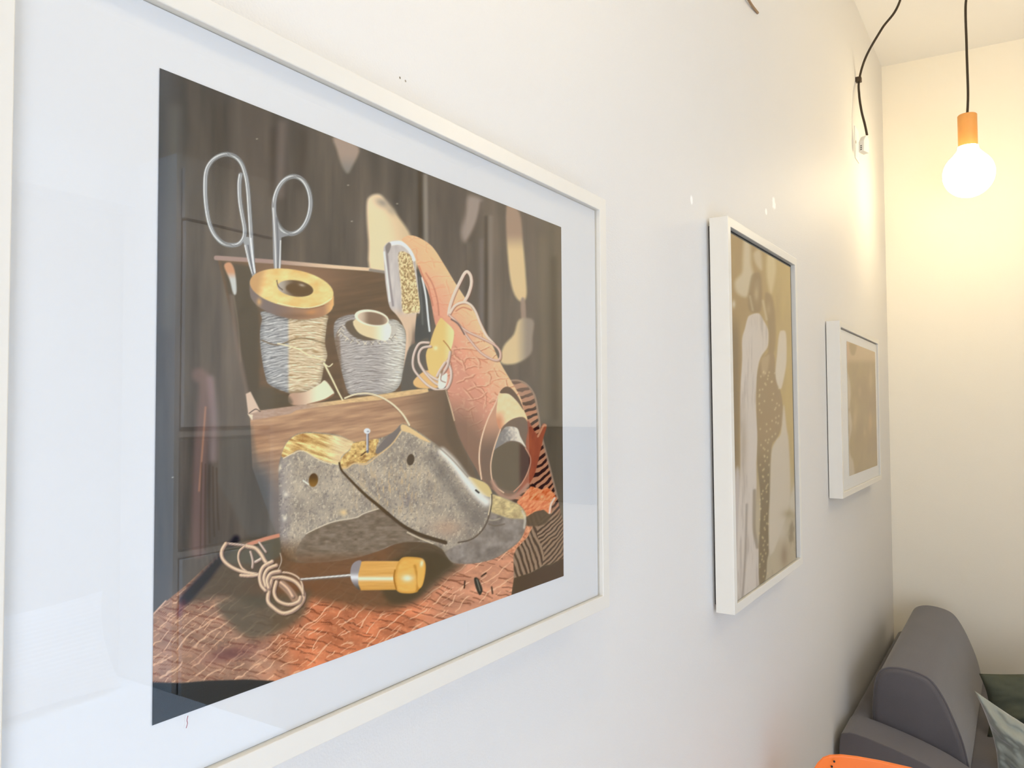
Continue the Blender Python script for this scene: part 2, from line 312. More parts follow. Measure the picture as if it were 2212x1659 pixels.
    p.line([(975, 690), (990, 700), (1003, 722)], (120, 96, 88), 3, 1.5)
    # bone folder wrapped with cord
    p.poly([(893, 823), (922, 800), (950, 812), (950, 836), (905, 838)], (236, 188, 128), 1.5)
    p.poly([(951, 688), (959, 692), (976, 708), (981, 721), (975, 753), (958, 793), (946, 814), (928, 806), (920, 768), (928, 744), (938, 713)], lambda x, y, s: mix((252, 200, 128), (255, 228, 166), sstep(955, 978, x)), 1.3)
    p.line([(958, 736), (968, 748), (975, 760)], (170, 120, 70), 2.2, 1); p.blob(941, 752, 5, 5, (255, 240, 200), .8)
    for q in ([(926, 740), (908, 741), (898, 754), (892, 775), (893, 795), (904, 812), (924, 832), (944, 842), (963, 840), (973, 822), (974, 800), (966, 780)],
              [(930, 748), (912, 752), (904, 768), (908, 790), (922, 806), (940, 818), (956, 824)], [(905, 782), (918, 805), (938, 826), (954, 834)], [(972, 760), (966, 790), (955, 808), (948, 820)], [(961, 783), (950, 800), (944, 812)]):
        p.line([(a+1.5, b+1.5) for a, b in q], (110, 88, 76), 5, 1.5, a=.6); p.line(q, (212, 188, 174), 5, .9); p.line([(a-.8, b-.8) for a, b in q], (246, 226, 212), 1.8, .9, a=.8)
    p.poly([(950, 806), (954, 812), (966, 806), (964, 830), (956, 840), (946, 836)], (250, 236, 224), 1.5)
    p.line([(957, 800), (952, 820), (962, 826)], (160, 130, 112), 2, 1)
    p.line([(962, 842), (966, 855), (971, 870), (976, 888), (981, 908)], (240, 206, 170), 3.2, .9)
    # wooden box: front
    p.poly([(540, 900), (720, 872), (890, 846), (962, 842), (975, 890), (990, 945), (1020, 1010), (1040, 1060), (1010, 1090), (960, 1190), (600, 1205), (598, 1160), (545, 1010)],
           lambda x, y, s: mix(mix(mix(mix((150, 114, 92), (214, 172, 134), wood(x, y)*1.2-.1), (122, 102, 84), sstep(850, 960, x)), (122, 116, 114), sstep(960, 1080, y-(x-600)*.1)*.9), (104, 106, 108), sstep(600, 560, x)*sstep(960, 1060, y)), 1.5, False)
    p.poly([(962, 842), (975, 890), (990, 945), (1030, 1030), (1000, 1020), (960, 940)], (106, 92, 76), 6, False, a=.7)
    p.poly([(535, 893), (560, 887), (627, 878), (720, 866), (821, 852), (890, 842), (924, 839), (926, 846), (911, 850), (821, 864), (748, 871), (640, 886), (627, 894), (543, 908)], lambda x, y, s: mix(mix((196, 168, 150), (246, 210, 152), sstep(640, 740, x)), (150, 116, 92), fbm(x/7, y/3, 22)*.5), 1.2, False)
    p.poly([(531, 851), (541, 846), (562, 887), (545, 893), (536, 893)], (222, 194, 170), 1.5, False); p.line([(538, 893), (552, 884), (562, 889)], (90, 74, 66), 2, 1)
    p.poly([(535, 894), (546, 896), (545, 908)], (250, 220, 190), 1.2, False)
    p.line([(430, 810), (445, 830), (440, 900), (432, 1010), (428, 1190)], (140, 112, 106), 30, 8, a=.55)
    p.line([(455, 820), (462, 900), (460, 990)], (160, 138, 140), 16, 8, a=.5); p.line([(444, 880), (438, 960), (430, 1060)], (178, 130, 104), 4, 2, a=.7)
    for k in range(5): p.line([(436+k*8, 1000+k*3), (434+k*9, 1100), (433+k*10, 1200-k*14)], (84, 70, 60), 3, 2.5, a=.6)
    p.poly([(470, 1040), (545, 1175), (600, 1160), (560, 1020), (545, 920), (480, 930)], (108, 104, 98), 6, False, a=.5)
    # leather on the bench
    def leather(x, y, s):
        a = (x+y*.35); b = (y-x*.28)
        q = mix((160, 122, 100), (204, 122, 84), sstep(520, 680, x+(fbm(x/50, y/40, 110)-.5)*120))
        q = mix(q, (206, 144, 114), sstep(860, 1000, x))
        q = mix(q, tint(q, .78+.44*fbm(x/40, y/22, 111)), x*0+1)
        dk = np.maximum(family(b, a, 19, .8, 112, 2.3, .36), .8*family(b+5*np.sin(a/23), a, 10, .9, 113, 1.7, .58))
        s2 = x*.62+y*.78; t2 = y*.62-x*.78
        br = np.maximum(family(s2, t2, 22, .7, 115, 1.9, .30), .75*family(s2, t2, 11, .9, 116, 1.4, .58))
        q = mix(q, (112, 62, 42), np.roll(dk, 0)*.62); q = mix(q, (250, 206, 168), br*.62)
        q = mix(q, (238, 176, 132), sstep(.6, .8, fbm(x/6, y/3, 117, 2))*.28)
        q = mix(q, (100, 56, 58), np.exp(-((x-500)/55)**2-((y-1412-(500-x)*.2)/16)**2)*.6)
        return q
    p.poly([(328, 1332), (345, 1310), (372, 1288), (400, 1266), (440, 1228), (482, 1190), (530, 1170), (600, 1155), (640, 1150), (960, 1150), (1140, 1136), (1152, 1135), (1139, 1160), (1116, 1184), (1109, 1200), (1110, 1250), (1104, 1290), (900, 1375), (600, 1478), (590, 1471), (537, 1468), (447, 1470), (392, 1475), (325, 1474)], leather, 1.3, False)
    p.poly([(320, 1474), (392, 1476), (447, 1471), (537, 1468), (591, 1471), (600, 1480), (320, 1600)], (40, 38, 34), 2, False)
    p.line([(330, 1328), (358, 1298)], (214, 176, 150), 3, 1.2)
    # shade of the last and the awl on the leather
    p.poly([(440, 1232), (520, 1172), (620, 1160), (960, 1165), (985, 1212), (1000, 1222), (960, 1250), (900, 1300), (820, 1318), (700, 1300), (640, 1290), (560, 1310), (480, 1290), (400, 1300)], lambda x, y, s: mix((84, 74, 58), (110, 82, 58), sstep(560, 640, x)*sstep(900, 820, x)), 14, a=.88)
    p.poly([(470, 1300), (600, 1290), (668, 1270), (655, 1330), (600, 1368), (530, 1376)], (88, 82, 66), 12, a=.75)
    p.blob(640, 1270, 90, 14, (124, 78, 50), .5)
    p.poly([(820, 1225), (925, 1190), (975, 1214), (960, 1232), (925, 1262), (900, 1290), (840, 1300)], (80, 68, 50), 8, a=.85)
    p.line([(398, 1296), (420, 1272), (446, 1244), (470, 1214), (492, 1190), (510, 1164)], (38, 34, 42), 24, 7, w2=14, a=.92)
    p.line([(396, 1300), (386, 1326)], (92, 46, 54), 12, 7, a=.6)
    for k in range(6): p.line([(442+k*9, 1232-k*8), (436+k*9, 1208-k*8)], (104, 96, 86), 3, 1.5, a=.6)
    p.poly([(480, 1185), (540, 1175), (604, 1156), (604, 1200), (560, 1215), (490, 1216)], (96, 92, 78), 5, a=.8)
    p.line([(535, 1177), (570, 1165), (605, 1156)], (206, 140, 112), 8, 1.3)
    p.poly([(1105, 1195), (1117, 1183), (1139, 1160), (1150, 1137), (1137, 1136), (1125, 1150), (1095, 1190)], lambda x, y, s: mix((180, 104, 74), (252, 186, 142), fbm(x/3, y/3, 120, 2)*1.3-.15), 1.5, False)
    p.poly([(1024, 1250), (1032, 1249), (1042, 1271), (1040, 1282), (1035, 1285), (1028, 1270)], (58, 56, 50), 1.3); p.line([(1030, 1252), (1037, 1276)], (130, 128, 116), 2, 1)
    p.line([(1004, 1256), (1003, 1270)], (70, 50, 40), 3, 1.2); p.line([(1062, 1268), (1064, 1282)], (70, 50, 40), 3, 1.2); p.line([(1050, 1238), (1040, 1245)], (70, 50, 40), 3, 1.2)
    # orange scrap by the toe
    p.poly([(1136, 1112), (1180, 1100), (1190, 1110), (1178, 1132), (1140, 1136)], (98, 82, 66), 3, a=.9)
    p.poly([(1117, 1083), (1138, 1060), (1146, 1051), (1156, 1052), (1171, 1058), (1182, 1052), (1196, 1065), (1203, 1078), (1191, 1087), (1191, 1108), (1185, 1110), (1175, 1101), (1156, 1105), (1138, 1116), (1120, 1100)], lambda x, y, s: mix((208, 104, 66), (255, 182, 132), fbm((x+y)/5, (y-x)/14, 121)*1.5-.25), 1.3, False)
    p.line([(1198, 1076), (1190, 1090), (1187, 1108)], (250, 216, 196), 4, 1.5)
    p.line([(1150, 1046), (1156, 1052)], (70, 40, 36), 3, 1)
    # the wooden last
    def last(x, y, s):
        k = .5*fbm(x/7, y/9, 130, 4)+.5*fbm(x/2.6, y/5, 138, 2); g = fbm(x/28, y/34, 131); st = fbm(x/3, y/16, 132, 2)
        q = mix((150, 138, 126), (196, 181, 160), g*1.5-.25)
        q = mix(q, (222, 202, 168), sstep(.5, .8, k)*(.34+.25*sstep(1060, 980, y)))
        q = mix(q, (120, 111, 108), sstep(.46, .22, k)*.45); q = mix(q, (132, 122, 114), sstep(960, 1030, x)*sstep(1040, 1110, y)*.5); q = mix(q, (206, 178, 138), sstep(.5, .75, st)*np.exp(-((x-850)/80)**2-((y-1060)/60)**2)*.9)
        q = mix(q, (148, 140, 142), sstep(642, 606, x)*.6)
        q = mix(q, (236, 224, 196), sstep(.64, .8, fbm(x/3.4, y/4.6, 150, 2))*.5); q = mix(q, (112, 104, 104), sstep(.66, .8, fbm(x/4, y/3.4, 152, 2))*.45)
        q = mix(q, (112, 82, 54), sstep(1150, 1205, y)*sstep(720, 600, x)*.9)
        return mix(q, q*.8, sstep(10, 0, s)*.7)
    p.poly([(602, 1011), (607, 985), (616, 960), (633, 942), (654, 934), (682, 934), (727, 939), (748, 947), (765, 955), (792, 951), (814, 948), (835, 941), (853, 930), (865, 917), (875, 916), (902, 931), (938, 957), (974, 988), (1012, 1028), (1032, 1036), (1052, 1046), (1063, 1066), (1095, 1078), (1119, 1089), (1131, 1101), (1137, 1116), (1135, 1138), (1128, 1159), (1113, 1177), (1077, 1202), (1050, 1212), (1023, 1217), (996, 1218), (976, 1214), (964, 1200), (954, 1186), (930, 1174), (890, 1170), (857, 1174), (826, 1187), (795, 1197), (759, 1206), (705, 1213), (641, 1215), (611, 1201), (604, 1156), (602, 1128), (602, 1074)], last, 1.4)
    # darker sole side of the heel
    p.poly([(661, 1155), (687, 1141), (723, 1128), (768, 1120), (786, 1111), (819, 1100), (838, 1112), (867, 1135), (895, 1151), (925, 1166), (890, 1170), (857, 1174), (795, 1197), (759, 1206), (705, 1213), (650, 1213), (640, 1190)], lambda x, y, s: mix(mix((100, 84, 66), (158, 142, 126), fbm(x/12, y/5, 133)), (122, 88, 62), sstep(1185, 1215, y)*.7), 1.8)
    p.line([(661, 1153), (687, 1140), (723, 1126), (768, 1118), (786, 1109), (817, 1099)], (214, 200, 176), 2.4, 1)
    p.blob(742, 1107, 9, 7, (244, 210, 150), .8)
    # bright worn wood
    p.poly([(608, 986), (617, 960), (634, 943), (655, 936), (682, 936), (727, 941), (748, 948), (764, 957), (752, 974), (738, 985), (733, 1003), (716, 1001), (690, 992), (668, 980), (645, 972), (624, 984)], lambda x, y, s: mix(mix((168, 118, 66), (255, 228, 158), fbm((x+y*.4)/24, (y-x*.35)/5, 134)*1.9-.4), (255, 240, 204), sstep(690, 735, x)*.5), 1.4)
    p.line([(612, 990), (632, 980), (655, 974), (690, 994), (716, 1003)], (236, 214, 176), 2, 1)
    p.poly([(733, 1003), (742, 984), (756, 972), (764, 957), (790, 952), (818, 949), (812, 970), (826, 975), (800, 992), (788, 1001), (766, 1000), (748, 1010), (738, 1014)], lambda x, y, s: mix((150, 108, 62), (252, 216, 142), fbm(x/6, y/5, 135)*1.6-.25), 1.5)
    p.poly([(812, 972), (836, 944), (853, 932), (864, 920), (866, 930), (846, 958), (818, 980)], (126, 116, 110), 1.6)
    p.line([(866, 932), (846, 960), (816, 984), (790, 1003), (765, 1001), (748, 1012), (736, 1008)], (226, 192, 140), 3, 1.2, a=.8)
    p.poly([(866, 919), (876, 918), (902, 934), (930, 955), (912, 950), (886, 936), (868, 930)], (236, 200, 146), 2)
    p.poly([(1012, 1030), (1032, 1036), (1053, 1047), (1063, 1066), (1058, 1074), (1040, 1066), (1020, 1044)], (222, 198, 140), 1.6)
    p.poly([(1062, 1068), (1095, 1079), (1119, 1090), (1131, 1102), (1136, 1117), (1122, 1128), (1098, 1120), (1062, 1106), (1060, 1085)], lambda x, y, s: mix((176, 152, 112), (240, 220, 160), fbm(x/8, y/6, 136)*1.6-.3), 2.5)
    p.poly([(1060, 1110), (1100, 1120), (1134, 1122), (1134, 1140), (1126, 1160), (1112, 1176), (1077, 1201), (1050, 1211), (1023, 1216), (996, 1217), (976, 1213), (964, 1190), (1000, 1174), (1030, 1160), (1050, 1138)], lambda x, y, s: mix((116, 106, 98), (168, 156, 146), fbm(x/12, y/12, 137)*1.3-.1), 3)
    p.line([(1048, 1120), (1064, 1124), (1080, 1120)], (200, 186, 158), 3, 1.5, a=.6); p.line([(1056, 1132), (1070, 1136), (1090, 1132)], (106, 90, 74), 3, 1.5, a=.6)
    p.line([(1128, 1104), (1134, 1120), (1132, 1140)], (216, 206, 186), 4, 2, a=.8)
    p.line([(1062, 1068), (1062, 1085), (1058, 1108), (1050, 1132), (1036, 1152), (1016, 1166), (990, 1172)], (96, 82, 70), 3, 1.4); p.line([(1060, 1070), (1059, 1090), (1055, 1112)], (230, 212, 176), 2, 1)
    p.line([(955, 975), (980, 1000), (1005, 1035), (1032, 1068), (1050, 1084)], (252, 248, 238), 15, 7, w2=18, a=.9)
    p.line([(930, 985), (955, 1020), (985, 1065), (1030, 1120)], (116, 108, 102), 24, 14, a=.55)
    p.line([(938, 958), (974, 990), (1010, 1030)], (150, 136, 118), 3, 1.5, a=.8)
    p.blob(965, 1140, 36, 20, (196, 160, 132), .6); p.blob(880, 1080, 14, 12, (112, 106, 118), .4)
    p.line([(1028, 1059), (1034, 1064)], (50, 46, 42), 4, 1)
    # saw cut
    p.line([(733, 1000), (738, 1016), (757, 1037), (788, 1068), (817, 1092), (838, 1110)], (84, 66, 46), 4, 1.2, w2=8)
    p.line([(838, 1110), (867, 1133), (894, 1149), (922, 1160), (962, 1172)], (82, 66, 50), 7, 1.4, w2=9)
    p.line([(880, 1150), (905, 1162), (935, 1174)], (220, 204, 176), 3, 1.2, a=.9)
    p.line([(742, 1012), (775, 1042), (812, 1078)], (214, 192, 156), 2, 1.2, a=.6)
    p.ell(677, 1037, 10, 15, 8, lambda x, y, s: mix((92, 66, 36), (140, 102, 50), sstep(1025, 1050, y)), 1.3); p.ell(887, 993, 8, 12.5, 12, (88, 74, 60), 1.3)
    p.line([(655, 1038), (666, 1046)], (244, 238, 220), 3, 1)
    p.blob(618, 1068, 6, 6, (240, 232, 214), .8); p.blob(615, 1120, 5, 6, (240, 232, 214), .8); p.blob(605, 1010, 3, 9, (240, 226, 196), .8, 15)
    # nail, loose thread
    p.line([(794, 936), (794, 976)], (118, 116, 124), 5.5, .9); p.line([(793, 938), (793, 972)], (226, 226, 232), 2, .8); p.ell(793, 931, 7, 6, 0, (238, 240, 240), 1.2); p.blob(795, 932, 3, 2, (120, 122, 130), .7)
    p.line([(790, 976), (780, 984)], (96, 68, 40), 3, 1.2)
    p.line([(700, 785), (718, 820), (730, 845), (740, 864)], (250, 226, 184), 4, .9, w2=3)
    p.line([(700, 785), (710, 792), (718, 786)], (250, 230, 190), 2.4, .8)
    p.line([(745, 861), (767, 853), (794, 851), (821, 858), (848, 875), (870, 897), (884, 919)], (110, 84, 66), 4, 1.3, a=.4)
    p.line([(745, 860), (767, 852), (794, 850), (821, 857), (848, 873), (870, 895), (884, 918)], (242, 222, 188), 3.4, .9, w2=4)
    # coil of leather cord and awl
    def lace(q, w=7, c=(222, 186, 152)):
        p.line([(a+2, b+2.4) for a, b in q], (84, 66, 52), w, 1.8, a=.6); p.line(q, (168, 138, 124), w, .9)
        p.line([(a-.8, b-.9) for a, b in q], c, w*.62, .9); p.line([(a-1, b-1.2) for a, b in q], (250, 222, 188), w*.22, .8, a=.8)
    p.line([(605, 1195), (608, 1212), (600, 1232)], (190, 170, 150), 2, .9)
    lace([(488, 1174), (510, 1176), (533, 1179), (545, 1182)], 5, (176, 156, 146))
    lace([(560, 1172), (574, 1192)], 5, (190, 170, 160))
    lace([(541, 1192), (546, 1212), (545, 1226)], 5, (186, 168, 158)); lace([(552, 1214), (566, 1206)], 6, (206, 190, 180))
    lace([(533, 1177), (518, 1190), (515, 1208), (522, 1226), (532, 1234)], 4.5)
    lace([(488, 1174), (479, 1190), (481, 1207), (497, 1223), (524, 1235), (562, 1242)], 8)
    lace([(520, 1243), (540, 1244), (562, 1241)], 7)
    lace([(533, 1180), (551, 1184), (563, 1196), (571, 1210), (580, 1222)], 9)
    lace([(586, 1253), (580, 1280), (579, 1299), (590, 1312), (609, 1324), (627, 1322), (645, 1310), (656, 1292), (653, 1275), (637, 1256), (610, 1247), (586, 1248)], 9)
    p.line([(610, 1262), (626, 1278), (637, 1294)], (166, 132, 108), 17, 2.5); lace([(607, 1259), (622, 1272), (632, 1288)], 8, (214, 168, 136))
    lace([(597, 1257), (592, 1280), (601, 1298), (624, 1306), (644, 1300), (649, 1290)], 8)
    lace([(588, 1241), (618, 1237), (642, 1246), (653, 1262), (655, 1284)], 4)
    for q in ([(588, 1213), (569, 1224), (561, 1244), (564, 1264), (573, 1275)], [(597, 1221), (578, 1230), (570, 1248), (574, 1266)], [(604, 1234), (585, 1239), (577, 1254), (580, 1270)]): lace(q, 8)
    p.line([(650, 1252), (700, 1248), (758, 1243)], (120, 104, 92), 6, 1.2, w2=8); p.line([(650, 1251), (700, 1247), (758, 1242)], (236, 230, 222), 2.4, .9, w2=3.4)
    p.poly([(757, 1243), (759, 1224), (768, 1213), (781, 1213), (775, 1246), (777, 1274), (762, 1260)], lambda x, y, s: mix(mix((150, 142, 144), (236, 236, 238), np.exp(-((y-1247)/7)**2)), (92, 86, 80), sstep(1256, 1272, y)), 1.2)
    p.poly([(781, 1213), (790, 1212), (864, 1212), (858, 1274), (780, 1275), (774, 1262), (774, 1240)], lambda x, y, s: mix(mix(mix((238, 184, 106), (212, 152, 76), fbm(x/40, y/3, 140)*.9), (255, 240, 206), np.exp(-((y-1250)/4.5)**2)), (196, 140, 60), sstep(1262, 1275, y)*.5), 1.2, False)
    p.poly([(862, 1212), (871, 1204), (889, 1203), (911, 1206), (919, 1217), (919, 1237), (913, 1264), (904, 1274), (900, 1279), (885, 1282), (864, 1280), (855, 1271), (852, 1250), (855, 1228)], lambda x, y, s: mix(mix((248, 192, 104), (214, 154, 70), fbm(x/12, y/5, 141)*.7), (190, 130, 50), sstep(8, 0, s)*.5), 1.2)
    p.line([(853, 1232), (851, 1250), (856, 1272)], (168, 110, 40), 3, 1.3); p.blob(880, 1249, 13, 8, (255, 246, 222), .95)
    p.line([(896, 1222), (902, 1250), (901, 1276)], (178, 120, 44), 5, 3, a=.6); p.ell(909, 1242, 7, 27, 6, (244, 180, 92), 2); p.blob(911, 1217, 4, 8, (255, 240, 206), .9, 10)
    for (a, b) in ((373, 1031), (752, 400), (760, 478), (555, 300), (858, 440)): p.blob(a, b, 2.4, 1.4, (200, 196, 186), .8)
    return p.C

def paint_couple(X, Y):
    p = Painter(X, Y, (190, 160, 104)); C = p.C
    C[:] = mix((182, 150, 100), (214, 184, 116), sstep(1600, 1720, X)*.9+(fbm(X/12, Y/60, 3)-.5)*.6)
    C[:] = mix(C, (128, 104, 72), sstep(1604, 1590, X)*sstep(660, 740, Y)*.7)
    C[:] = mix(C, (206, 192, 168), sstep(960, 1120, Y)*.85)
    C[:] = mix(C, (150, 130, 98), sstep(.5, .75, fbm(X/14, Y/50, 7))*sstep(1080, 1130, Y)*sstep(1664, 1675, X)*.9)
    lt = (232, 218, 190)
    p.poly([(1608, 518), (1620, 526), (1622, 570), (1627, 598), (1614, 640), (1592, 632), (1588, 608), (1603, 588), (1605, 552)], lt, 6, a=.85)
    p.poly([(1628, 548), (1642, 542), (1646, 582), (1634, 572)], lt, 5, a=.7); p.poly([(1630, 610), (1640, 605), (1640, 628), (1632, 630)], lt, 4, a=.7)
    p.poly([(1658, 552), (1672, 552), (1676, 586), (1666, 634), (1657, 600)], (238, 218, 170), 5, a=.85)
    p.poly([(1622, 600), (1630, 590), (1642, 592), (1646, 625), (1644, 668), (1632, 676), (1618, 670), (1616, 640)], (150, 122, 82), 4, a=.75)
    p.poly([(1652, 640), (1664, 636), (1672, 660), (1676, 720), (1672, 762), (1660, 764), (1660, 712)], (156, 126, 84), 4, a=.7)
    p.blob(1634, 636, 6, 16, (214, 190, 150), .7); p.blob(1660, 668, 5, 14, (206, 180, 136), .5)
    p.line([(1620, 640), (1626, 670)], lt, 4, 3, a=.5); p.line([(1648, 650), (1656, 690)], lt, 4, 3, a=.6)
    p.poly([(1586, 1040), (1600, 1040), (1600, 1290), (1586, 1292)], (214, 202, 196), 6)
    dress = lambda x, y, s: mix(mix((236, 224, 214), (206, 192, 182), sstep(.5, .8, fbm(x/5, y/70, 11))*.9), (186, 168, 148), np.exp(-((x-1606)/7)**2-((y-960)/70)**2)*.7)
    p.poly([(1614, 690), (1620, 681), (1639, 677), (1650, 693), (1659, 712), (1660, 737), (1657, 752), (1645, 769), (1638, 790), (1635, 823), (1633, 868), (1636, 923), (1638, 941), (1634, 1000), (1634, 1060), (1628, 1147), (1638, 1180), (1640, 1262), (1592, 1292), (1594, 1131), (1599, 1031), (1599, 941), (1599, 850), (1603, 778), (1603, 733), (1609, 710)], dress, 2)
    p.line([(1613, 1090), (1610, 1200), (1604, 1290)], (150, 134, 122), 4, 3, a=.7); p.line([(1630, 1060), (1629, 1140), (1636, 1182)], (160, 142, 122), 7, 2.5, a=.8)
    p.poly([(1657, 764), (1672, 766), (1676, 812), (1685, 841), (1690, 868), (1691, 905), (1685, 932), (1676, 950), (1669, 957), (1666, 977), (1664, 1060), (1660, 1120), (1661, 1187), (1657, 1211), (1654, 1250), (1641, 1266), (1639, 1193), (1643, 1084), (1636, 1000), (1636, 941), (1634, 868), (1637, 800)], lambda x, y, s: mix((172, 142, 100), (130, 108, 72), sstep(930, 1060, y)), 1.8)
    p.poly([(1644, 780), (1652, 770), (1662, 768), (1658, 800), (1648, 812)], (206, 178, 136), 4, a=.7)
    rs = np.random.RandomState(5)
    for k in range(95):
        y = 800+450*(k/95.)**1.25; cx = 1662 if y < 945 else 1652-(y-945)*.012; w = 22 if y < 945 else 10
        p.blob(cx+(rs.rand()-.5)*2*w, y+(rs.rand()-.5)*8, 1.7, 2.4, (234, 212, 162), .85)
    p.poly([(1683, 722), (1690, 714), (1698, 722), (1699, 778), (1694, 814), (1687, 840), (1679, 830), (1675, 805), (1678, 770)], (240, 226, 206), 2.5)
    p.poly([(1693, 876), (1699, 923), (1704, 959), (1707, 1060), (1700, 1110), (1664, 1200), (1663, 1080), (1666, 980), (1676, 952), (1687, 934)], (228, 214, 194), 3)
    p.poly([(1722, 1040), (1712, 1060), (1704, 1090), (1716, 1110), (1728, 1100)], (226, 214, 194), 5); p.blob(1690, 1150, 10, 26, (224, 212, 194), .8)
    p.blob(1694, 1200, 9, 30, (150, 122, 92), .7); p.blob(1703, 1110, 14, 10, (160, 140, 100), .6); p.blob(1585, 657, 4, 9, (236, 226, 208), .9)
    return p.C
def paint_wedding(X, Y):
    p = Painter(X, Y, (196, 166, 110)); C = p.C
    C[:] = mix((186, 152, 104), (206, 178, 114), fbm(X/10, Y/40, 3)*1.3-.1)
    C[:] = mix(C, (240, 208, 158), sstep(790, 772, Y))
    p.poly([(1834, 742), (1850, 746), (1846, 766), (1838, 764)], (196, 164, 104), 3)
    p.blob(1830, 765, 5, 30, (246, 200, 168), .8)
    p.poly([(1820, 800), (1834, 815), (1838, 850), (1836, 880), (1841, 920), (1834, 960), (1838, 985), (1844, 1000), (1844, 1040), (1815, 1040)], (240, 222, 194), 3)
    p.blob(1832, 930, 3, 14, (186, 160, 104), .8); p.blob(1834, 885, 3, 6, (196, 166, 116), .7)
    p.blob(1847, 905, 5, 26, (232, 200, 146), .85, 6); p.blob(1881, 820, 5, 26, (232, 204, 148), .9); p.blob(1880, 912, 5, 24, (238, 196, 128), .9); p.blob(1858, 845, 4, 14, (216, 186, 134), .7); p.blob(1868, 935, 3, 8, (232, 198, 146), .7)
    return p.C

PRINT_GAIN = 1.12
def PRINT_REFL(u, v):                                               # what the glass adds, taken off the paper's own colour
    k = .75+.75*sstep(950, 1200, u)
    return k[..., None]*np.array([.036, .033, .028])
# ------------------------------------------------------------------ helpers
def lin(c):
    c = np.asarray(c, float)/255.0
    return np.where(c <= .04045, c/12.92, ((c+.055)/1.055)**2.4)
def rgb(r, g, b):
    l = lin((r, g, b)); return (float(l[0]), float(l[1]), float(l[2]), 1.0)
def material(name, color, rough=.6, metal=0.0, noise_scale=0, noise_amt=.1, bump=0.0, bump_scale=200, sheen=0.0, spec=.5):
    mt = bpy.data.materials.new(name); mt.use_nodes = True; nt = mt.node_tree; b = nt.nodes['Principled BSDF']
    b.inputs['Base Color'].default_value = color; b.inputs['Roughness'].default_value = rough; b.inputs['Metallic'].default_value = metal
    b.inputs['Specular IOR Level'].default_value = spec
    if sheen: b.inputs['Sheen Weight'].default_value = sheen; b.inputs['Sheen Roughness'].default_value = .4
    tc = nt.nodes.new('ShaderNodeTexCoord')
    if noise_scale:
        n = nt.nodes.new('ShaderNodeTexNoise'); n.inputs['Scale'].default_value = noise_scale; n.inputs['Detail'].default_value = 4
        nt.links.new(tc.outputs['Object'], n.inputs['Vector'])
        mx = nt.nodes.new('ShaderNodeMix'); mx.data_type = 'RGBA'
        mx.inputs[6].default_value = tuple(c*(1-noise_amt) for c in color[:3])+(1,); mx.inputs[7].default_value = tuple(min(1, c*(1+noise_amt)) for c in color[:3])+(1,)
        nt.links.new(n.outputs['Fac'], mx.inputs[0]); nt.links.new(mx.outputs[2], b.inputs['Base Color'])
    if bump:
        n2 = nt.nodes.new('ShaderNodeTexNoise'); n2.inputs['Scale'].default_value = bump_scale; n2.inputs['Detail'].default_value = 3
        nt.links.new(tc.outputs['Object'], n2.inputs['Vector'])
        bp = nt.nodes.new('ShaderNodeBump'); bp.inputs['Strength'].default_value = bump; bp.inputs['Distance'].default_value = .002
        nt.links.new(n2.outputs['Fac'], bp.inputs['Height']); nt.links.new(bp.outputs['Normal'], b.inputs['Normal'])
    return mt
def link_mesh(name, bm, mat, parent=None, smooth=False, bevel=0.0, seg=3):
    me = bpy.data.meshes.new(name); bmesh.ops.recalc_face_normals(bm, faces=bm.faces); bm.to_mesh(me); bm.free()
    o = bpy.data.objects.new(name, me); COL.objects.link(o)
    if mat: me.materials.append(mat)
    if smooth: me.polygons.foreach_set('use_smooth', [True]*len(me.polygons))
    if bevel:
        b = o.modifiers.new('bevel', 'BEVEL'); b.width = bevel; b.segments = seg; b.limit_method = 'ANGLE'; b.angle_limit = math.radians(40)
        if smooth:
            w = o.modifiers.new('normals', 'WEIGHTED_NORMAL')
    if parent:
        o.parent = parent; o.matrix_parent_inverse = Matrix.Translation(-Vector(parent.location)) if parent.rotation_euler[:] == (0, 0, 0) else parent.matrix_world.inverted()
    return o
def tag(o, label=None, cat=None, group=None, kind=None):
    if label: o['label'] = label
    if cat: o['category'] = cat
    if group: o['group'] = group
    if kind: o['kind'] = kind
    return o
def thing(name, label, cat, loc, group=None):
    o = bpy.data.objects.new(name, None); COL.objects.link(o); o.location = loc; o.empty_display_size = .05
    return tag(o, label, cat, group)
def add_box(bm, x0, x1, y0, y1, z0, z1):
    v = [bm.verts.new(p) for p in ((x0, y0, z0), (x1, y0, z0), (x1, y1, z0), (x0, y1, z0), (x0, y0, z1), (x1, y0, z1), (x1, y1, z1), (x0, y1, z1))]
    for q in ((0, 3, 2, 1), (4, 5, 6, 7), (0, 1, 5, 4), (1, 2, 6, 5), (2, 3, 7, 6), (3, 0, 4, 7)): bm.faces.new([v[i] for i in q])
    return v
def box_obj(name, x0, x1, y0, y1, z0, z1, mat, parent=None, bevel=0.0, smooth=False, seg=2):
    bm = bmesh.new(); add_box(bm, x0, x1, y0, y1, z0, z1); return link_mesh(name, bm, mat, parent, smooth, bevel, seg)
def structure(o): o['kind'] = 'structure'; return o
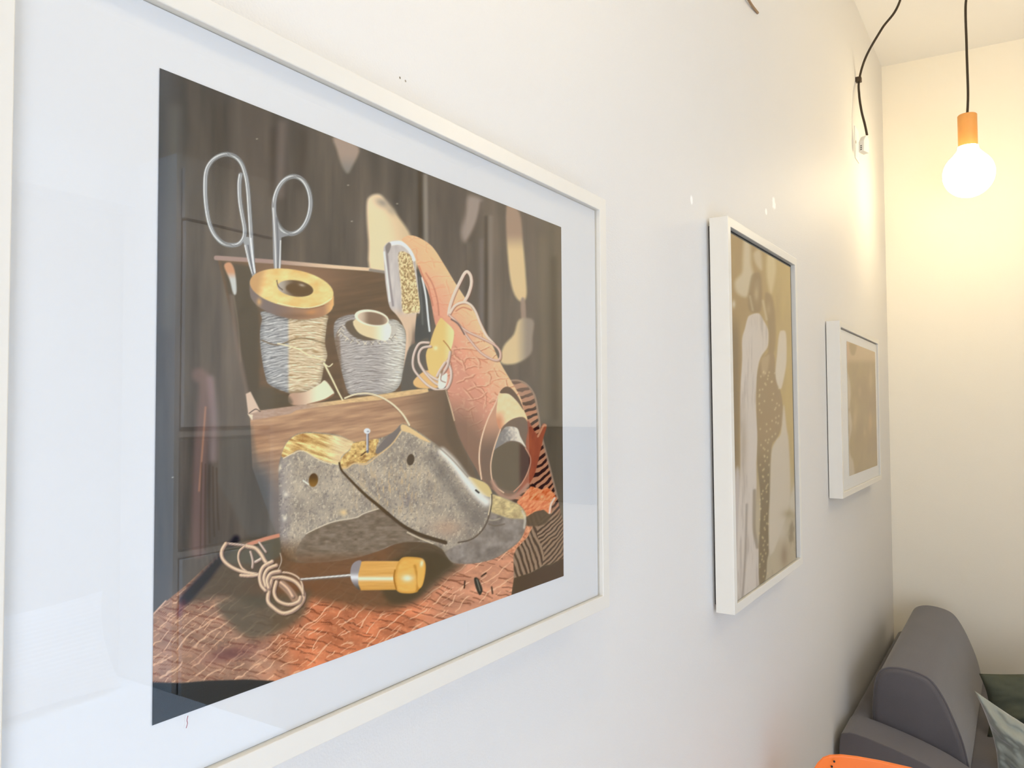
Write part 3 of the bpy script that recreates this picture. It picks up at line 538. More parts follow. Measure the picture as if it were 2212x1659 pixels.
def tube(bm, pts, r, n=10, cap=True):
    pts = [Vector(p) for p in pts]; rings = []; up = Vector((0, 0, 1))
    nrm = None
    for i, p in enumerate(pts):
        t = (pts[min(i+1, len(pts)-1)]-pts[max(i-1, 0)]).normalized()
        if nrm is None:
            nrm = t.orthogonal().normalized()
        nrm = (nrm-t*nrm.dot(t)).normalized(); b = t.cross(nrm)
        rr = r(i/(len(pts)-1)) if callable(r) else r
        rings.append([bm.verts.new(p+rr*(math.cos(a)*nrm+math.sin(a)*b)) for a in [2*math.pi*k/n for k in range(n)]])
    for a, b in zip(rings, rings[1:]):
        for k in range(n): bm.faces.new([a[k], a[(k+1) % n], b[(k+1) % n], b[k]])
    if cap: bm.faces.new(rings[0][::-1]); bm.faces.new(rings[-1])
def lathe(bm, prof, cx, cy, n=48):
    rings = []
    for r, z in prof:
        rings.append([bm.verts.new((cx+r*math.cos(2*math.pi*k/n), cy+r*math.sin(2*math.pi*k/n), z)) for k in range(n)] if r > 1e-5 else [bm.verts.new((cx, cy, z))])
    for a, b in zip(rings, rings[1:]):
        for k in range(n):
            k2 = (k+1) % n
            if len(a) == 1 and len(b) == 1: continue
            if len(a) == 1: bm.faces.new([a[0], b[k], b[k2]])
            elif len(b) == 1: bm.faces.new([a[k], a[k2], b[0]])
            else: bm.faces.new([a[k], a[k2], b[k2], b[k]])
def spline(pts, n=8):
    P = [Vector(p) for p in pts]; out = []
    for i in range(len(P)-1):
        p0, p1, p2, p3 = P[max(i-1, 0)], P[i], P[i+1], P[min(i+2, len(P)-1)]
        for k in range(n):
            t = k/n; out.append(.5*((2*p1)+(p2-p0)*t+(2*p0-5*p1+4*p2-p3)*t*t+(3*p1-p0-3*p2+p3)*t**3))
    return out+[P[-1]]
def prism(bm, prof, axis, a0, a1):
    """closed profile (two coordinates) pushed along an axis"""
    def mk(p, a): return {'x': (a, p[0], p[1]), 'y': (p[0], a, p[1]), 'z': (p[0], p[1], a)}[axis]
    A = [bm.verts.new(mk(p, a0)) for p in prof]; B = [bm.verts.new(mk(p, a1)) for p in prof]; n = len(prof)
    for k in range(n): bm.faces.new([A[k], A[(k+1) % n], B[(k+1) % n], B[k]])
    bm.faces.new(A[::-1]); bm.faces.new(B)
# ------------------------------------------------------------------ materials
def wall_material(name, col, spots=()):
    mt = material(name, col, rough=.55, noise_scale=2.5, noise_amt=.012, bump=.22, bump_scale=420, spec=.3)
    nt = mt.node_tree; b = nt.nodes['Principled BSDF']
    tc = nt.nodes.new('ShaderNodeTexCoord'); src = b.inputs['Base Color'].links[0].from_socket
    nz = nt.nodes.new('ShaderNodeTexNoise'); nz.inputs['Scale'].default_value = 60; nz.inputs['Detail'].default_value = 5
    nt.links.new(tc.outputs['Object'], nz.inputs['Vector'])
    for (p, r, c, ragged) in spots:                                 # nail holes and touched-up scuffs, each where it sits on the wall
        d = nt.nodes.new('ShaderNodeVectorMath'); d.operation = 'DISTANCE'; d.inputs[1].default_value = p; nt.links.new(tc.outputs['Object'], d.inputs[0])
        add = nt.nodes.new('ShaderNodeMath'); add.operation = 'MULTIPLY_ADD'; nt.links.new(nz.outputs['Fac'], add.inputs[0]); add.inputs[1].default_value = r*ragged; nt.links.new(d.outputs['Value'], add.inputs[2])
        mr = nt.nodes.new('ShaderNodeMapRange'); mr.inputs['From Min'].default_value = r*(.8+ragged*.5); mr.inputs['From Max'].default_value = r*(1.1+ragged*.5); mr.inputs['To Min'].default_value = 1; mr.inputs['To Max'].default_value = 0
        nt.links.new(add.outputs[0], mr.inputs['Value'])
        mx = nt.nodes.new('ShaderNodeMix'); mx.data_type = 'RGBA'; nt.links.new(mr.outputs[0], mx.inputs[0]); nt.links.new(src, mx.inputs[6]); mx.inputs[7].default_value = c
        src = mx.outputs[2]
    nt.links.new(src, b.inputs['Base Color']); return mt
def at_wall(u, v): return tuple(at_depth_y(u, v, WALL_Y))
WALL_Y = .49
white = (.715, .70, .675, 1)
WALL = wall_material('painted_wall', white, [(at_wall(864, 168), .0012, rgb(120, 110, 90), 0), (at_wall(876, 175), .0012, rgb(150, 140, 120), 0),
    (at_wall(1672, 440), .016, (.93, .93, .92, 1), 1.6), (at_wall(1655, 457), .008, (.93, .93, .92, 1), 1.6), (at_wall(1494, 431), .008, (.93, .93, .92, 1), 1.5)])
PLAIN = wall_material('painted_wall_plain', white)
LAMP_TINTED = wall_material('lamp_tinted_wall', (.84, .79, .68, 1))  # the lamp's warm tint on the end wall, put into its colour
CEIL = material('ceiling_paint', (.80, .79, .77, 1), .7, bump=.1)
FLOOR = material('oak_floor', rgb(222, 202, 176), .45, noise_scale=6, noise_amt=.18, bump=.1)
FRAME = material('white_lacquered_wood', (.73, .70, .635, 1), .38, noise_scale=30, noise_amt=.015, bump=.03, bump_scale=90)
MATB = material('white_mat_board', (.875, .865, .88, 1), .9, noise_scale=300, noise_amt=.01, spec=.1)
BLACK = material('dark_backing', (.02, .018, .016, 1), .8)
WIRE = material('dark_textile_cable', rgb(52, 40, 24), .75, noise_scale=400, noise_amt=.3)
def glass_material(name='picture_glass', both=1.85):
    mt = bpy.data.materials.new(name); mt.use_nodes = True; nt = mt.node_tree; nt.nodes.clear()
    out = nt.nodes.new('ShaderNodeOutputMaterial'); mix_ = nt.nodes.new('ShaderNodeMixShader'); tr = nt.nodes.new('ShaderNodeBsdfTransparent'); gl = nt.nodes.new('ShaderNodeBsdfGlossy')
    gl.inputs['Roughness'].default_value = .012; tr.inputs['Color'].default_value = (.985, .99, .985, 1)
    fr = nt.nodes.new('ShaderNodeFresnel'); fr.inputs['IOR'].default_value = 1.52
    geo = nt.nodes.new('ShaderNodeNewGeometry')
    m1 = nt.nodes.new('ShaderNodeMath'); m1.operation = 'MULTIPLY'; m1.inputs[1].default_value = both     # both faces of the pane reflect
    m2 = nt.nodes.new('ShaderNodeMath'); m2.operation = 'SUBTRACT'; m2.inputs[0].default_value = 1.0
    m3 = nt.nodes.new('ShaderNodeMath'); m3.operation = 'MULTIPLY'; m3.use_clamp = True
    nt.links.new(fr.outputs[0], m1.inputs[0]); nt.links.new(geo.outputs['Backfacing'], m2.inputs[1]); nt.links.new(m1.outputs[0], m3.inputs[0]); nt.links.new(m2.outputs[0], m3.inputs[1])
    nt.links.new(m3.outputs[0], mix_.inputs[0]); nt.links.new(tr.outputs[0], mix_.inputs[1]); nt.links.new(gl.outputs[0], mix_.inputs[2]); nt.links.new(mix_.outputs[0], out.inputs['Surface'])
    return mt
GLASS = glass_material('picture_glass', 1.7); GLASS_COATED = glass_material('coated_picture_glass', .85)
def print_material(name):
    mt = bpy.data.materials.new(name); mt.use_nodes = True; nt = mt.node_tree; b = nt.nodes['Principled BSDF']
    a = nt.nodes.new('ShaderNodeAttribute'); a.attribute_name = 'ink'; nt.links.new(a.outputs['Color'], b.inputs['Base Color'])
    b.inputs['Roughness'].default_value = .8; b.inputs['Specular IOR Level'].default_value = .1
    return mt
INK = print_material('photo_paper')
# ------------------------------------------------------------------ the room
CEIL_Z, END_X, OPP_Y, LEFT_X = 3.037, 3.80, -2.0, -1.6
structure(box_obj('floor', LEFT_X-.2, END_X+.5, OPP_Y-.2, WALL_Y+.2, -.12, 0, FLOOR))
RX0, RX1, RY0, RY1 = .55, 1.65, -1.85, -.85                          # unseen ceiling opening, added to brighten the bed
bm = bmesh.new()
for q in ((LEFT_X-.2, RX0, OPP_Y-.2, WALL_Y+.2), (RX1, END_X+.5, OPP_Y-.2, WALL_Y+.2), (RX0, RX1, OPP_Y-.2, RY0), (RX0, RX1, RY1, WALL_Y+.2)): add_box(bm, *q, CEIL_Z, CEIL_Z+.3)
structure(link_mesh('ceiling', bm, CEIL))
structure(box_obj('wall_left', LEFT_X-.2, END_X+.5, WALL_Y, WALL_Y+.15, 0, CEIL_Z, WALL))
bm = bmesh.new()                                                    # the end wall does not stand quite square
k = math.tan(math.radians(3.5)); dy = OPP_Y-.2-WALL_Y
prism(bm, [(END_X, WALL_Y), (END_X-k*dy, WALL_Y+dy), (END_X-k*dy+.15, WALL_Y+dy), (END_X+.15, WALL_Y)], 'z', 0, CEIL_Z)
structure(link_mesh('wall_back', bm, LAMP_TINTED))
VY0, VY1, VZ0, VZ1 = -1.75, -.15, .3, 1.95                            # side window at the near end of the room
bm = bmesh.new()
for q in ((OPP_Y-.15, VY0, 0, CEIL_Z), (VY1, WALL_Y+.15, 0, CEIL_Z), (VY0, VY1, 0, VZ0), (VY0, VY1, VZ1, CEIL_Z)): add_box(bm, LEFT_X-.15, LEFT_X, *q)
structure(link_mesh('wall_front', bm, PLAIN))
win = tag(bpy.data.objects.new('window_2', None), kind='structure'); COL.objects.link(win); win.location = (LEFT_X-.1, -.95, VZ0)
bm = bmesh.new()
for q in ((VY0, VY0+.06, VZ0, VZ1), (VY1-.06, VY1, VZ0, VZ1), (VY0+.06, VY1-.06, VZ0, VZ0+.06), (VY0+.06, VY1-.06, VZ1-.06, VZ1), (-.98, -.92, VZ0+.06, VZ1-.06)): add_box(bm, LEFT_X-.13, LEFT_X-.07, *q)
link_mesh('window_frame', bm, FRAME, win)
bm = bmesh.new(); add_box(bm, LEFT_X-.105, LEFT_X-.1, VY0+.05, VY1-.05, VZ0+.05, VZ1-.05); link_mesh('window_glass', bm, GLASS, win)
WX0, WX1, WZ0, WZ1 = -1.15, 1.22, .72, 2.45                           # window opening in the wall behind the camera
bm = bmesh.new()
for q in ((LEFT_X-.2, WX0, 0, CEIL_Z), (WX1, END_X+.5, 0, CEIL_Z), (WX0, WX1, 0, WZ0), (WX0, WX1, WZ1, CEIL_Z)): add_box(bm, q[0], q[1], OPP_Y-.15, OPP_Y, q[2], q[3])
structure(link_mesh('wall_right', bm, PLAIN))
win = tag(bpy.data.objects.new('window_1', None), kind='structure'); COL.objects.link(win); win.location = ((WX0+WX1)/2, OPP_Y-.1, WZ0)
bm = bmesh.new(); wc = (WX0+WX1)/2
for q in ((WX0, WX0+.06, WZ0, WZ1), (WX1-.06, WX1, WZ0, WZ1), (WX0+.06, WX1-.06, WZ0, WZ0+.06), (WX0+.06, WX1-.06, WZ1-.06, WZ1), (wc-.03, wc+.03, WZ0+.06, WZ1-.06)): add_box(bm, q[0], q[1], OPP_Y-.13, OPP_Y-.07, q[2], q[3])
link_mesh('window_frame', bm, FRAME, win)
bm = bmesh.new(); add_box(bm, WX0+.05, WX1-.05, OPP_Y-.105, OPP_Y-.1, WZ0+.05, WZ1-.05); link_mesh('window_glass', bm, GLASS, win)
win = tag(bpy.data.objects.new('added_skylight', None), kind='structure'); COL.objects.link(win); win.location = ((RX0+RX1)/2, (RY0+RY1)/2, CEIL_Z+.3)  # made-up skylight, added for the bed's fill light
bm = bmesh.new()
for q in ((RX0, RX0+.05, RY0, RY1), (RX1-.05, RX1, RY0, RY1), (RX0+.05, RX1-.05, RY0, RY0+.05), (RX0+.05, RX1-.05, RY1-.05, RY1)): add_box(bm, *q, CEIL_Z+.27, CEIL_Z+.33)
link_mesh('window_frame', bm, FRAME, win)
bm = bmesh.new(); add_box(bm, RX0+.045, RX1-.045, RY0+.045, RY1-.045, CEIL_Z+.296, CEIL_Z+.302); link_mesh('window_glass', bm, GLASS, win)
structure(box_obj('trim_1', 1.0, 2.15, OPP_Y, OPP_Y+.12, 2.28, 2.44, PLAIN))   # boxed beam over the bed
structure(box_obj('baseboard_left', LEFT_X, 2.3, WALL_Y-.014, WALL_Y, 0, .08, FRAME))
# ------------------------------------------------------------------ framed pictures
def framed_picture(label, W_, H_, D, x0, z0, roll, print_rect, painter, nx, nz, rail=.0176, mat=True, gain=1.0, refl=None, depth=.0325, recess=.0063, glass=None, gap_side=.003, gap_top=.0004):
    """x0, z0: lower left outer corner on the front plane y = D; built lying square, then turned by its roll about its own centre"""
    root = thing('framed_picture', label, 'framed picture', (x0+W_/2, WALL_Y, z0+H_/2))
    x1, z1 = x0+W_, z0+H_; r = rail; yb = D+depth
    objs = []
    bm = bmesh.new()                                                # four mitred rails
    out = [(x0, z0), (x1, z0), (x1, z1), (x0, z1)]; inn = [(x0+r, z0+r), (x1-r, z0+r), (x1-r, z1-r), (x0+r, z1-r)]
    O0 = [bm.verts.new((x, D, z)) for x, z in out]; I0 = [bm.verts.new((x, D, z)) for x, z in inn]
    I1 = [bm.verts.new((x, yb-.004, z)) for x, z in inn]; O1 = [bm.verts.new((x, yb, z)) for x, z in out]; B1 = [bm.verts.new((x, yb, z)) for x, z in inn]
    for k in range(4):
        j = (k+1) % 4
        bm.faces.new([O0[k], O0[j], I0[j], I0[k]]); bm.faces.new([I0[k], I0[j], I1[j], I1[k]]); bm.faces.new([O1[k], O1[j], O0[j], O0[k]]); bm.faces.new([B1[k], B1[j], O1[j], O1[k]]); bm.faces.new([I1[k], I1[j], B1[j], B1[k]])
    objs.append(link_mesh('frame', bm, FRAME, None, False, .0008, 2))
    ym = D+recess
    g = .0012                                                       # dark gap between mat and rail
    bm = bmesh.new(); add_box(bm, x0+r+.0002, x1-r-gap_side, ym-.0032, ym-.0012, z0+r+.0002, z1-r-gap_top); objs.append(link_mesh('glass_pane', bm, glass or GLASS))
    bm = bmesh.new(); add_box(bm, x0+r-.004, x1-r+.004, ym+.004, ym+.008, z0+r-.004, z1-r+.004); add_box(bm, x0+.012, x1-.012, yb-.003, WALL_Y-.0005, z0+.012, z1-.012); objs.append(link_mesh('backing_and_gap_shade', bm, BLACK))  # second box: black fill standing for the shade between frame and wall
    if mat:
        bm = bmesh.new(); add_box(bm, x0+r+g, x1-r-gap_side, ym, ym+.004, z0+r+g*.3, z1-r-gap_top); objs.append(link_mesh('mat_board', bm, MATB))
    px0, px1, pz0, pz1 = print_rect; yp = ym-.0006
    # photo paper: a fine grid, columns closer together where the paper is farther away
    t = np.linspace(0, 1, nx); a, b = px0, px1
    xs = 1/((1-t)/(a+.35)+t/(b+.35))-.35
    zs = np.linspace(pz0, pz1, nz)
    GX, GZ = np.meshgrid(xs, zs)
    c, s_ = math.cos(roll), math.sin(roll); cx, cz = x0+W_/2, z0+H_/2
    WX = cx+(GX-cx)*c-(GZ-cz)*s_; WZ = cz+(GX-cx)*s_+(GZ-cz)*c
    P = np.stack([WX, np.full_like(WX, yp), WZ], -1)
    U, V = project(P)
    C = painter(U, V)
    L = lin(np.clip(C, 0, 255))
    if refl is not None: L = L-refl(U, V)
    L = np.clip(L*gain*np.array([1.03, 1.0, .96]), .004, .9)
    me = bpy.data.meshes.new('photo_print'); n = nx*nz
    me.vertices.add(n); me.vertices.foreach_set('co', np.stack([GX, np.full_like(GX, yp), GZ], -1).astype(np.float32).ravel())
    ii = (np.arange(nz-1)[:, None]*nx+np.arange(nx-1)[None]).ravel()
    quads = np.stack([ii, ii+1, ii+nx+1, ii+nx], -1).astype(np.int32); nq = len(quads)
    me.loops.add(nq*4); me.loops.foreach_set('vertex_index', quads.ravel()); me.polygons.add(nq); me.polygons.foreach_set('loop_start', np.arange(0, nq*4, 4, dtype=np.int32))
    me.update(calc_edges=True)
    at = me.color_attributes.new('ink', 'FLOAT_COLOR', 'POINT'); at.data.foreach_set('color', np.concatenate([L, np.ones(L.shape[:2]+(1,))], -1).astype(np.float32).ravel())
    me.materials.append(INK)
    o = bpy.data.objects.new('photo_print', me); COL.objects.link(o); objs.append(o)
    root.rotation_euler = (0, 0, 0)
    for q in objs:
        q.parent = root; q.matrix_parent_inverse = Matrix.Translation(-root.location)
    root.rotation_euler = (0, -roll, 0)
    return root
def zc(d): return 1.5+d
D1 = .4515
big = framed_picture('large white-framed landscape photo of a wooden shoe last, thread spools and scissors', .737, .530, D1, .410*D1, zc(-.557*D1), 0.0,
    (.6353*.4578, 1.774*.4578, zc(-.4226*.4578), zc(.4833*.4578)), paint_cobbler, 580, 680, gain=PRINT_GAIN, refl=PRINT_REFL)
D2 = .4490
framed_picture('white-framed portrait sepia photo of a couple, one in a dotted dress, without a mat', .533, .7365, D2, 3.1848*D2, zc(-.826*D2), math.radians(.6),
    (3.1848*D2+.0176+.002, 3.1848*D2+.533-.0176-.0275, zc(-.826*D2)+.0186, zc(-.826*D2)+.7365-.0265), paint_couple, 90, 420, mat=False, recess=.0060, depth=.0352, gain=.78, gap_side=.027, gap_top=.0085, glass=GLASS_COATED)
D3 = .4490
x3 = 5.527*D3; z3 = zc(-.582*D3)
pq = [at_depth_y(u, v, D3+.0057) for u, v in ((1829, 741), (1890, 757), (1892, 1006), (1833, 1030))]
framed_picture('farthest white-framed picture, a golden sepia photo in a white mat near the corner', .765, .530, D3, x3, z3, 0.0,
    (pq[0][0], pq[1][0], (pq[2][2]+pq[3][2])/2, (pq[0][2]+pq[1][2])/2), paint_wedding, 70, 220, gain=.66, depth=.0385, gap_side=.006, gap_top=.004, glass=GLASS_COATED)
# a fine hair lying against the glass under the shoe photo
bm = bmesh.new(); tube(bm, spline([at_depth_y(u, v, D1+.0018) for u, v in ((406, 1546), (404, 1556), (405, 1563), (402, 1573))], 4), .00022, 6)
tag(link_mesh('hair', bm, material('reddish_hair', rgb(150, 70, 80), .6)), 'tiny reddish hair stuck on the glass under the shoe photo', 'hair')
# ------------------------------------------------------------------ lamps
def bulb_material(name, strength):
    mt = bpy.data.materials.new(name); mt.use_nodes = True; b = mt.node_tree.nodes['Principled BSDF']
    b.inputs['Base Color'].default_value = (.9, .88, .82, 1); b.inputs['Emission Color'].default_value = (1, .80, .48, 1); b.inputs['Emission Strength'].default_value = strength
    return mt
HOLDER = material('pale_wood_holder', rgb(214, 150, 78), .5, noise_scale=18, noise_amt=.12)
def pendant(label, c, R, strength, cord_pts, group):
    root = thing('pendant_lamp', label, 'pendant lamp', c, group)
    x, y, z = c
    prof = [(0, z-R)]+[(R*math.sin(a), z-R*math.cos(a)) for a in [math.pi*k/22 for k in range(1, 18)]]
    rn = R*.40; prof = [p for p in prof if not (p[1] > z and p[0] < rn*1.18)]+[(rn*1.1, z+R*1.0), (rn, z+R*1.12), (rn*.98, z+R*1.2), (0, z+R*1.2)]
    bm = bmesh.new(); lathe(bm, prof, x, y); link_mesh('bulb', bm, bulb_material('bulb_glow', strength), root, True)
    h0 = z+R*1.17; hr = R*.375; hh = R*1.42
    bm = bmesh.new(); lathe(bm, [(0, h0), (hr*.97, h0), (hr, h0+hr*.06), (hr, h0+hh-hr*.1), (hr*.93, h0+hh), (hr*.2, h0+hh), (0, h0+hh)], x, y, 40); link_mesh('lamp_holder', bm, HOLDER, root, True, .001)
    bm = bmesh.new(); tube(bm, spline([(x, y, h0+hh-.004)]+cord_pts, 10), .0042, 8); link_mesh('cord', bm, WIRE, root, True)
    return root, h0+hh
BC = EYE+(RB @ np.array([2092.5-CX, 376-CY, F_PX]))/F_PX*2.84
R_B = 50.0/F_PX*2.84
def ray_at(u, v, t):
    return tuple(EYE+(RB @ np.array([u-CX, v-CY, F_PX]))/F_PX*t)
clip = at_depth_y(1856, 172, WALL_Y-.012)
hook = (3.245, .105, CEIL_Z-.025); hook_near = (2.70, .24, CEIL_Z-.025)
cord = [ray_at(2091, 200, 2.84), ray_at(2088, 100, 2.84), ray_at(2087, 0, 2.84), hook, (2.98, .17, 3.016), hook_near, ray_at(1944, 2, 2.74), ray_at(1905, 62, 2.80), ray_at(1871, 122, 2.85), tuple(clip), ray_at(1856, 205, 2.872), ray_at(1861, 240, 2.85), ray_at(1868, 268, 2.84), ray_at(1873, 292, 2.835)]
lamp, _ = pendant('lit round globe bulb in a pale wooden holder hanging by the far corner', tuple(BC), R_B, DAY['lamp_visible'], cord, None)
wt = material('white_plastic', (.85, .83, .78, 1), .4)
cn = Vector(ray_at(1866, 311, 2.835)); ax = (Vector(ray_at(1873, 292, 2.835))-Vector(ray_at(1864, 330, 2.835))).normalized()
bm = bmesh.new(); prism(bm, [(-.016, -.034), (.016, -.034), (.016, .012), (.006, .03), (-.002, .03), (-.016, .006)], 'y', -.011, .011)
conn = link_mesh('cable_connector', bm, wt, lamp, False, .002)
conn.data.transform(Matrix.Translation(cn) @ Matrix.Rotation(math.radians(8), 4, 'Y') @ Matrix.Rotation(math.radians(-25), 4, 'Z'))
for q in (-.012, -.019, -.026):
    bm = bmesh.new(); add_box(bm, -.0165, -.0155, -.003, .003, q-.0016, q+.0016)
    ds = link_mesh('terminal_hole', bm, BLACK, conn); ds.data.transform(Matrix.Translation(cn) @ Matrix.Rotation(math.radians(8), 4, 'Y') @ Matrix.Rotation(math.radians(-25), 4, 'Z')); ds.matrix_parent_inverse = Matrix.Identity(4)
bm = bmesh.new(); add_box(bm, clip[0]-.011, clip[0]+.011, WALL_Y-.02, WALL_Y, clip[2]-.009, clip[2]+.009)
tag(link_mesh('cable_clip', bm, material('dark_brown_plastic', rgb(60, 44, 24), .5), None, False, .002), 'small dark clip holding the black cable on the wall', 'cable clip')
cp = at_depth_y(1850, 313, WALL_Y)
bm = bmesh.new(); add_box(bm, cp[0]-.04, cp[0]+.04, WALL_Y-.003, WALL_Y, cp[2]-.06, cp[2]+.06)
cov = tag(link_mesh('cover_plate', bm, wt, None, False, .002), 'white blank cover plate on the wall behind the cable connector', 'cover plate')
bm = bmesh.new(); add_box(bm, cp[0]-.034, cp[0]-.03, WALL_Y-.0042, WALL_Y-.0028, cp[2]-.004, cp[2]+.006); link_mesh('screw', bm, material('dull_steel', (.3, .29, .27, 1), .4, 1), cov)
steel = material('hook_steel', (.35, .33, .3, 1), .35, 1)
for hk, lb in ((hook, 'small steel ceiling hook straight above the hanging globe bulb'), (hook_near, 'small steel ceiling hook lifting the black cable between bulb and wall clip')):
    bm = bmesh.new(); tube(bm, spline([(hk[0], hk[1], CEIL_Z), (hk[0], hk[1], CEIL_Z-.03), (hk[0]+.012, hk[1], CEIL_Z-.038), (hk[0]+.02, hk[1], CEIL_Z-.028)], 6), .0022, 8)
    tag(link_mesh('ceiling_hook', bm, steel, None, True), lb, 'hook')
# two more lamps of the room, out of the frame: one above the shoe photo, one over the bed
pendant('lit globe bulb hanging close to the wall above the shoe photo', (.42, .11, 2.52), .062, DAY['lamp_wall'], [(.42, .11, 2.8), (.42, .11, CEIL_Z)], None)
pendant('lit globe bulb hanging out over the room between bed and sofa', (2.3, -.75, 2.58), .075, DAY['lamp_room'], [(2.3, -.75, 2.85), (2.3, -.75, CEIL_Z)], None)
# cut end of a cable at the top of the wall
s0 = Vector(at_depth_y(1637, 28, WALL_Y-.002)); s1 = Vector(at_depth_y(1614, -6, WALL_Y-.006)); s2 = s1+Vector((-.16, 0, .03)); s3 = s1+Vector((-.27, 0, .16)); s4 = Vector((s3.x-.02, s3.y, CEIL_Z))
bm = bmesh.new(); tube(bm, spline([s0, s1, s2, s3, s4], 8), .0028, 8)
tag(link_mesh('cable_end', bm, material('brown_cable', rgb(150, 120, 88), .7), None, True), 'thin brown cable running down the wall from the ceiling, its end at the top edge', 'cable')
# ------------------------------------------------------------------ sofa in the corner
VEL = material('slate_blue_velvet', rgb(94, 90, 92), .85, noise_scale=9, noise_amt=.16, bump=.35, bump_scale=500, sheen=.35, spec=.2)
LEGM = material('dark_wood', rgb(60, 44, 34), .5)
sofa = thing('sofa', 'slate grey-blue velvet sofa along the picture wall in the far corner', 'sofa', (3.1, .05, 0))
def curve_prof(pts, n=5): return [tuple(p)[:2] for p in spline([(a, b, 0) for a, b in pts], n)]
bp = curve_prof([(.150, .425), (.168, .52), (.196, .60), (.222, .655), (.250, .692), (.290, .708), (.340, .712), (.378, .700), (.396, .67), (.404, .61), (.408, .52), (.410, .425)], 4)
bm = bmesh.new(); prism(bm, bp, 'x', 2.66, 3.60); link_mesh('back_cushion', bm, VEL, sofa, True, .022, 4)
bm = bmesh.new(); tube(bm, [(2.672, y+.0, z) for y, z in bp]+[(2.672,)+bp[0]], .004, 6); link_mesh('piping', bm, VEL, sofa, True)
bm = bmesh.new(); prism(bm, curve_prof([(.405, .1), (.405, .45), (.412, .53), (.43, .548), (.462, .545), (.474, .52), (.476, .40), (.476, .1)], 4), 'x', 2.50, 3.785); link_mesh('back_frame', bm, VEL, sofa, True, .015, 3)
ap = curve_prof([(a_, b_-.018 if b_ > .42 else b_) for a_, b_ in [(.470, .08), (.472, .40), (.470, .555), (.45, .577), (.42, .578), (.36, .566), (.28, .545), (.20, .517), (.12, .478), (.02, .445), (-.15, .43), (-.34, .425), (-.375, .40), (-.38, .30), (-.38, .08)]], 4)
bm = bmesh.new(); prism(bm, ap, 'x', 2.475, 2.63); link_mesh('armrest', bm, VEL, sofa, True, .022, 4)
box_obj('seat_cushion', 2.635, 3.75, -.39, .40, .27, .425, VEL, sofa, .03, True, 4)
box_obj('seat_base', 2.48, 3.75, -.37, .46, .09, .268, VEL, sofa, .01, True, 2)
for lx in (2.52, 3.70):
    for ly in (-.33, .42):
        bm = bmesh.new(); tube(bm, [(lx, ly, 0), (lx, ly, .095)], lambda t: .016+.008*t, 12); link_mesh('leg', bm, LEGM, sofa, True)
def pillow(name, label, C, e1, e2, th, mat, parent=None, wr=.004, n=34, seed=0, pinch=.06, ribs=0):
    C, e1, e2 = Vector(C), Vector(e1), Vector(e2); nrm = e1.cross(e2).normalized(); bm = bmesh.new(); G = {}
    for side in (1, -1):
        for i in range(n+1):
            for j in range(n+1):
                u, v = i/n, j/n; edge = i in (0, n) or j in (0, n)
                if side == -1 and edge: G[(side, i, j)] = G[(1, i, j)]; continue
                su, sv = 2*u-1, 2*v-1
                uu = .5+su*.5*(1-pinch*(1-sv*sv)); vv = .5+sv*.5*(1-pinch*(1-su*su))
                h = th*((1-abs(su)**2.6)*(1-abs(sv)**2.6))**.55
                if not edge:
                    h += wr*noise.fractal(Vector((u*5+seed, v*5, side)), 1, 2, 3)*min(1, h/th*2)
                    if ribs: h += .0035*math.sin(v*2*math.pi*ribs)*min(1, h/th*3)
                G[(side, i, j)] = bm.verts.new(C+e1*uu+e2*vv+nrm*h*side)
    for side in (1, -1):
        for i in range(n):
            for j in range(n):
                q = [G[(side, i, j)], G[(side, i+1, j)], G[(side, i+1, j+1)], G[(side, i, j+1)]]
                try: bm.faces.new(q if side == 1 else q[::-1])
                except ValueError: pass
    o = link_mesh(name, bm, mat, parent, True)
    if label: tag(o, label, 'pillow')
    return o
GREEN = material('moss_green_cotton', rgb(84, 87, 74), .9, noise_scale=40, noise_amt=.1, bump=.5, bump_scale=700, spec=.1)
GREYV = material('grey_green_velvet', rgb(150, 154, 144), .5, noise_scale=12, noise_amt=.2, bump=.2, bump_scale=400, sheen=1.0, spec=.3)
pillow('throw_pillow', 'dark green pillow propped against the back of the sofa', (3.10, .142, .610), (.20, -.36, .03), (-.06, -.02, -.19), .05, GREEN, wr=.014, seed=3, pinch=.10)
pillow('throw_pillow', 'shiny grey-green velvet pillow leaning in front of the dark green one', (2.77, .140, .652), (.02, -.31, -.17), (.0, -.055, -.222), .05, GREYV, wr=.022, seed=11, pinch=.10, n=50)
# ------------------------------------------------------------------ orange chair under the pictures
ORANGE = material('orange_lacquered_plywood', rgb(240, 118, 30), .35, noise_scale=14, noise_amt=.06)
chair = thing('chair', 'orange plywood chair by the wall, only its back showing at the bottom edge', 'chair', (1.62, .16, 0))
top = [ray_at(u, v, 1.62) for u, v in ((1757, 1662), (1764, 1650), (1776, 1638), (1790, 1633), (1815, 1632), (1850, 1636), (1900, 1645), (1965, 1660), (2010, 1674))]
bm = bmesh.new(); a = []; b = []
low = [(p[0]-.02, p[1], .52) for p in top]
def sheet(bm, rows, th):
    n = len(rows[0]); A = [[bm.verts.new(p) for p in r] for r in rows]; B = [[bm.verts.new((p[0]+th, p[1], p[2])) for p in r] for r in rows]
    for i in range(len(rows)-1):
        for j in range(n-1):
            bm.faces.new([A[i][j], A[i][j+1], A[i+1][j+1], A[i+1][j]]); bm.faces.new([B[i][j], B[i+1][j], B[i+1][j+1], B[i][j+1]])
    per = [(0, j) for j in range(n)]+[(i, n-1) for i in range(1, len(rows))]+[(len(rows)-1, j) for j in range(n-2, -1, -1)]+[(i, 0) for i in range(len(rows)-2, 0, -1)]
    for k in range(len(per)):
        (i, j), (p, q) = per[k], per[(k+1) % len(per)]; bm.faces.new([A[i][j], B[i][j], B[p][q], A[p][q]])
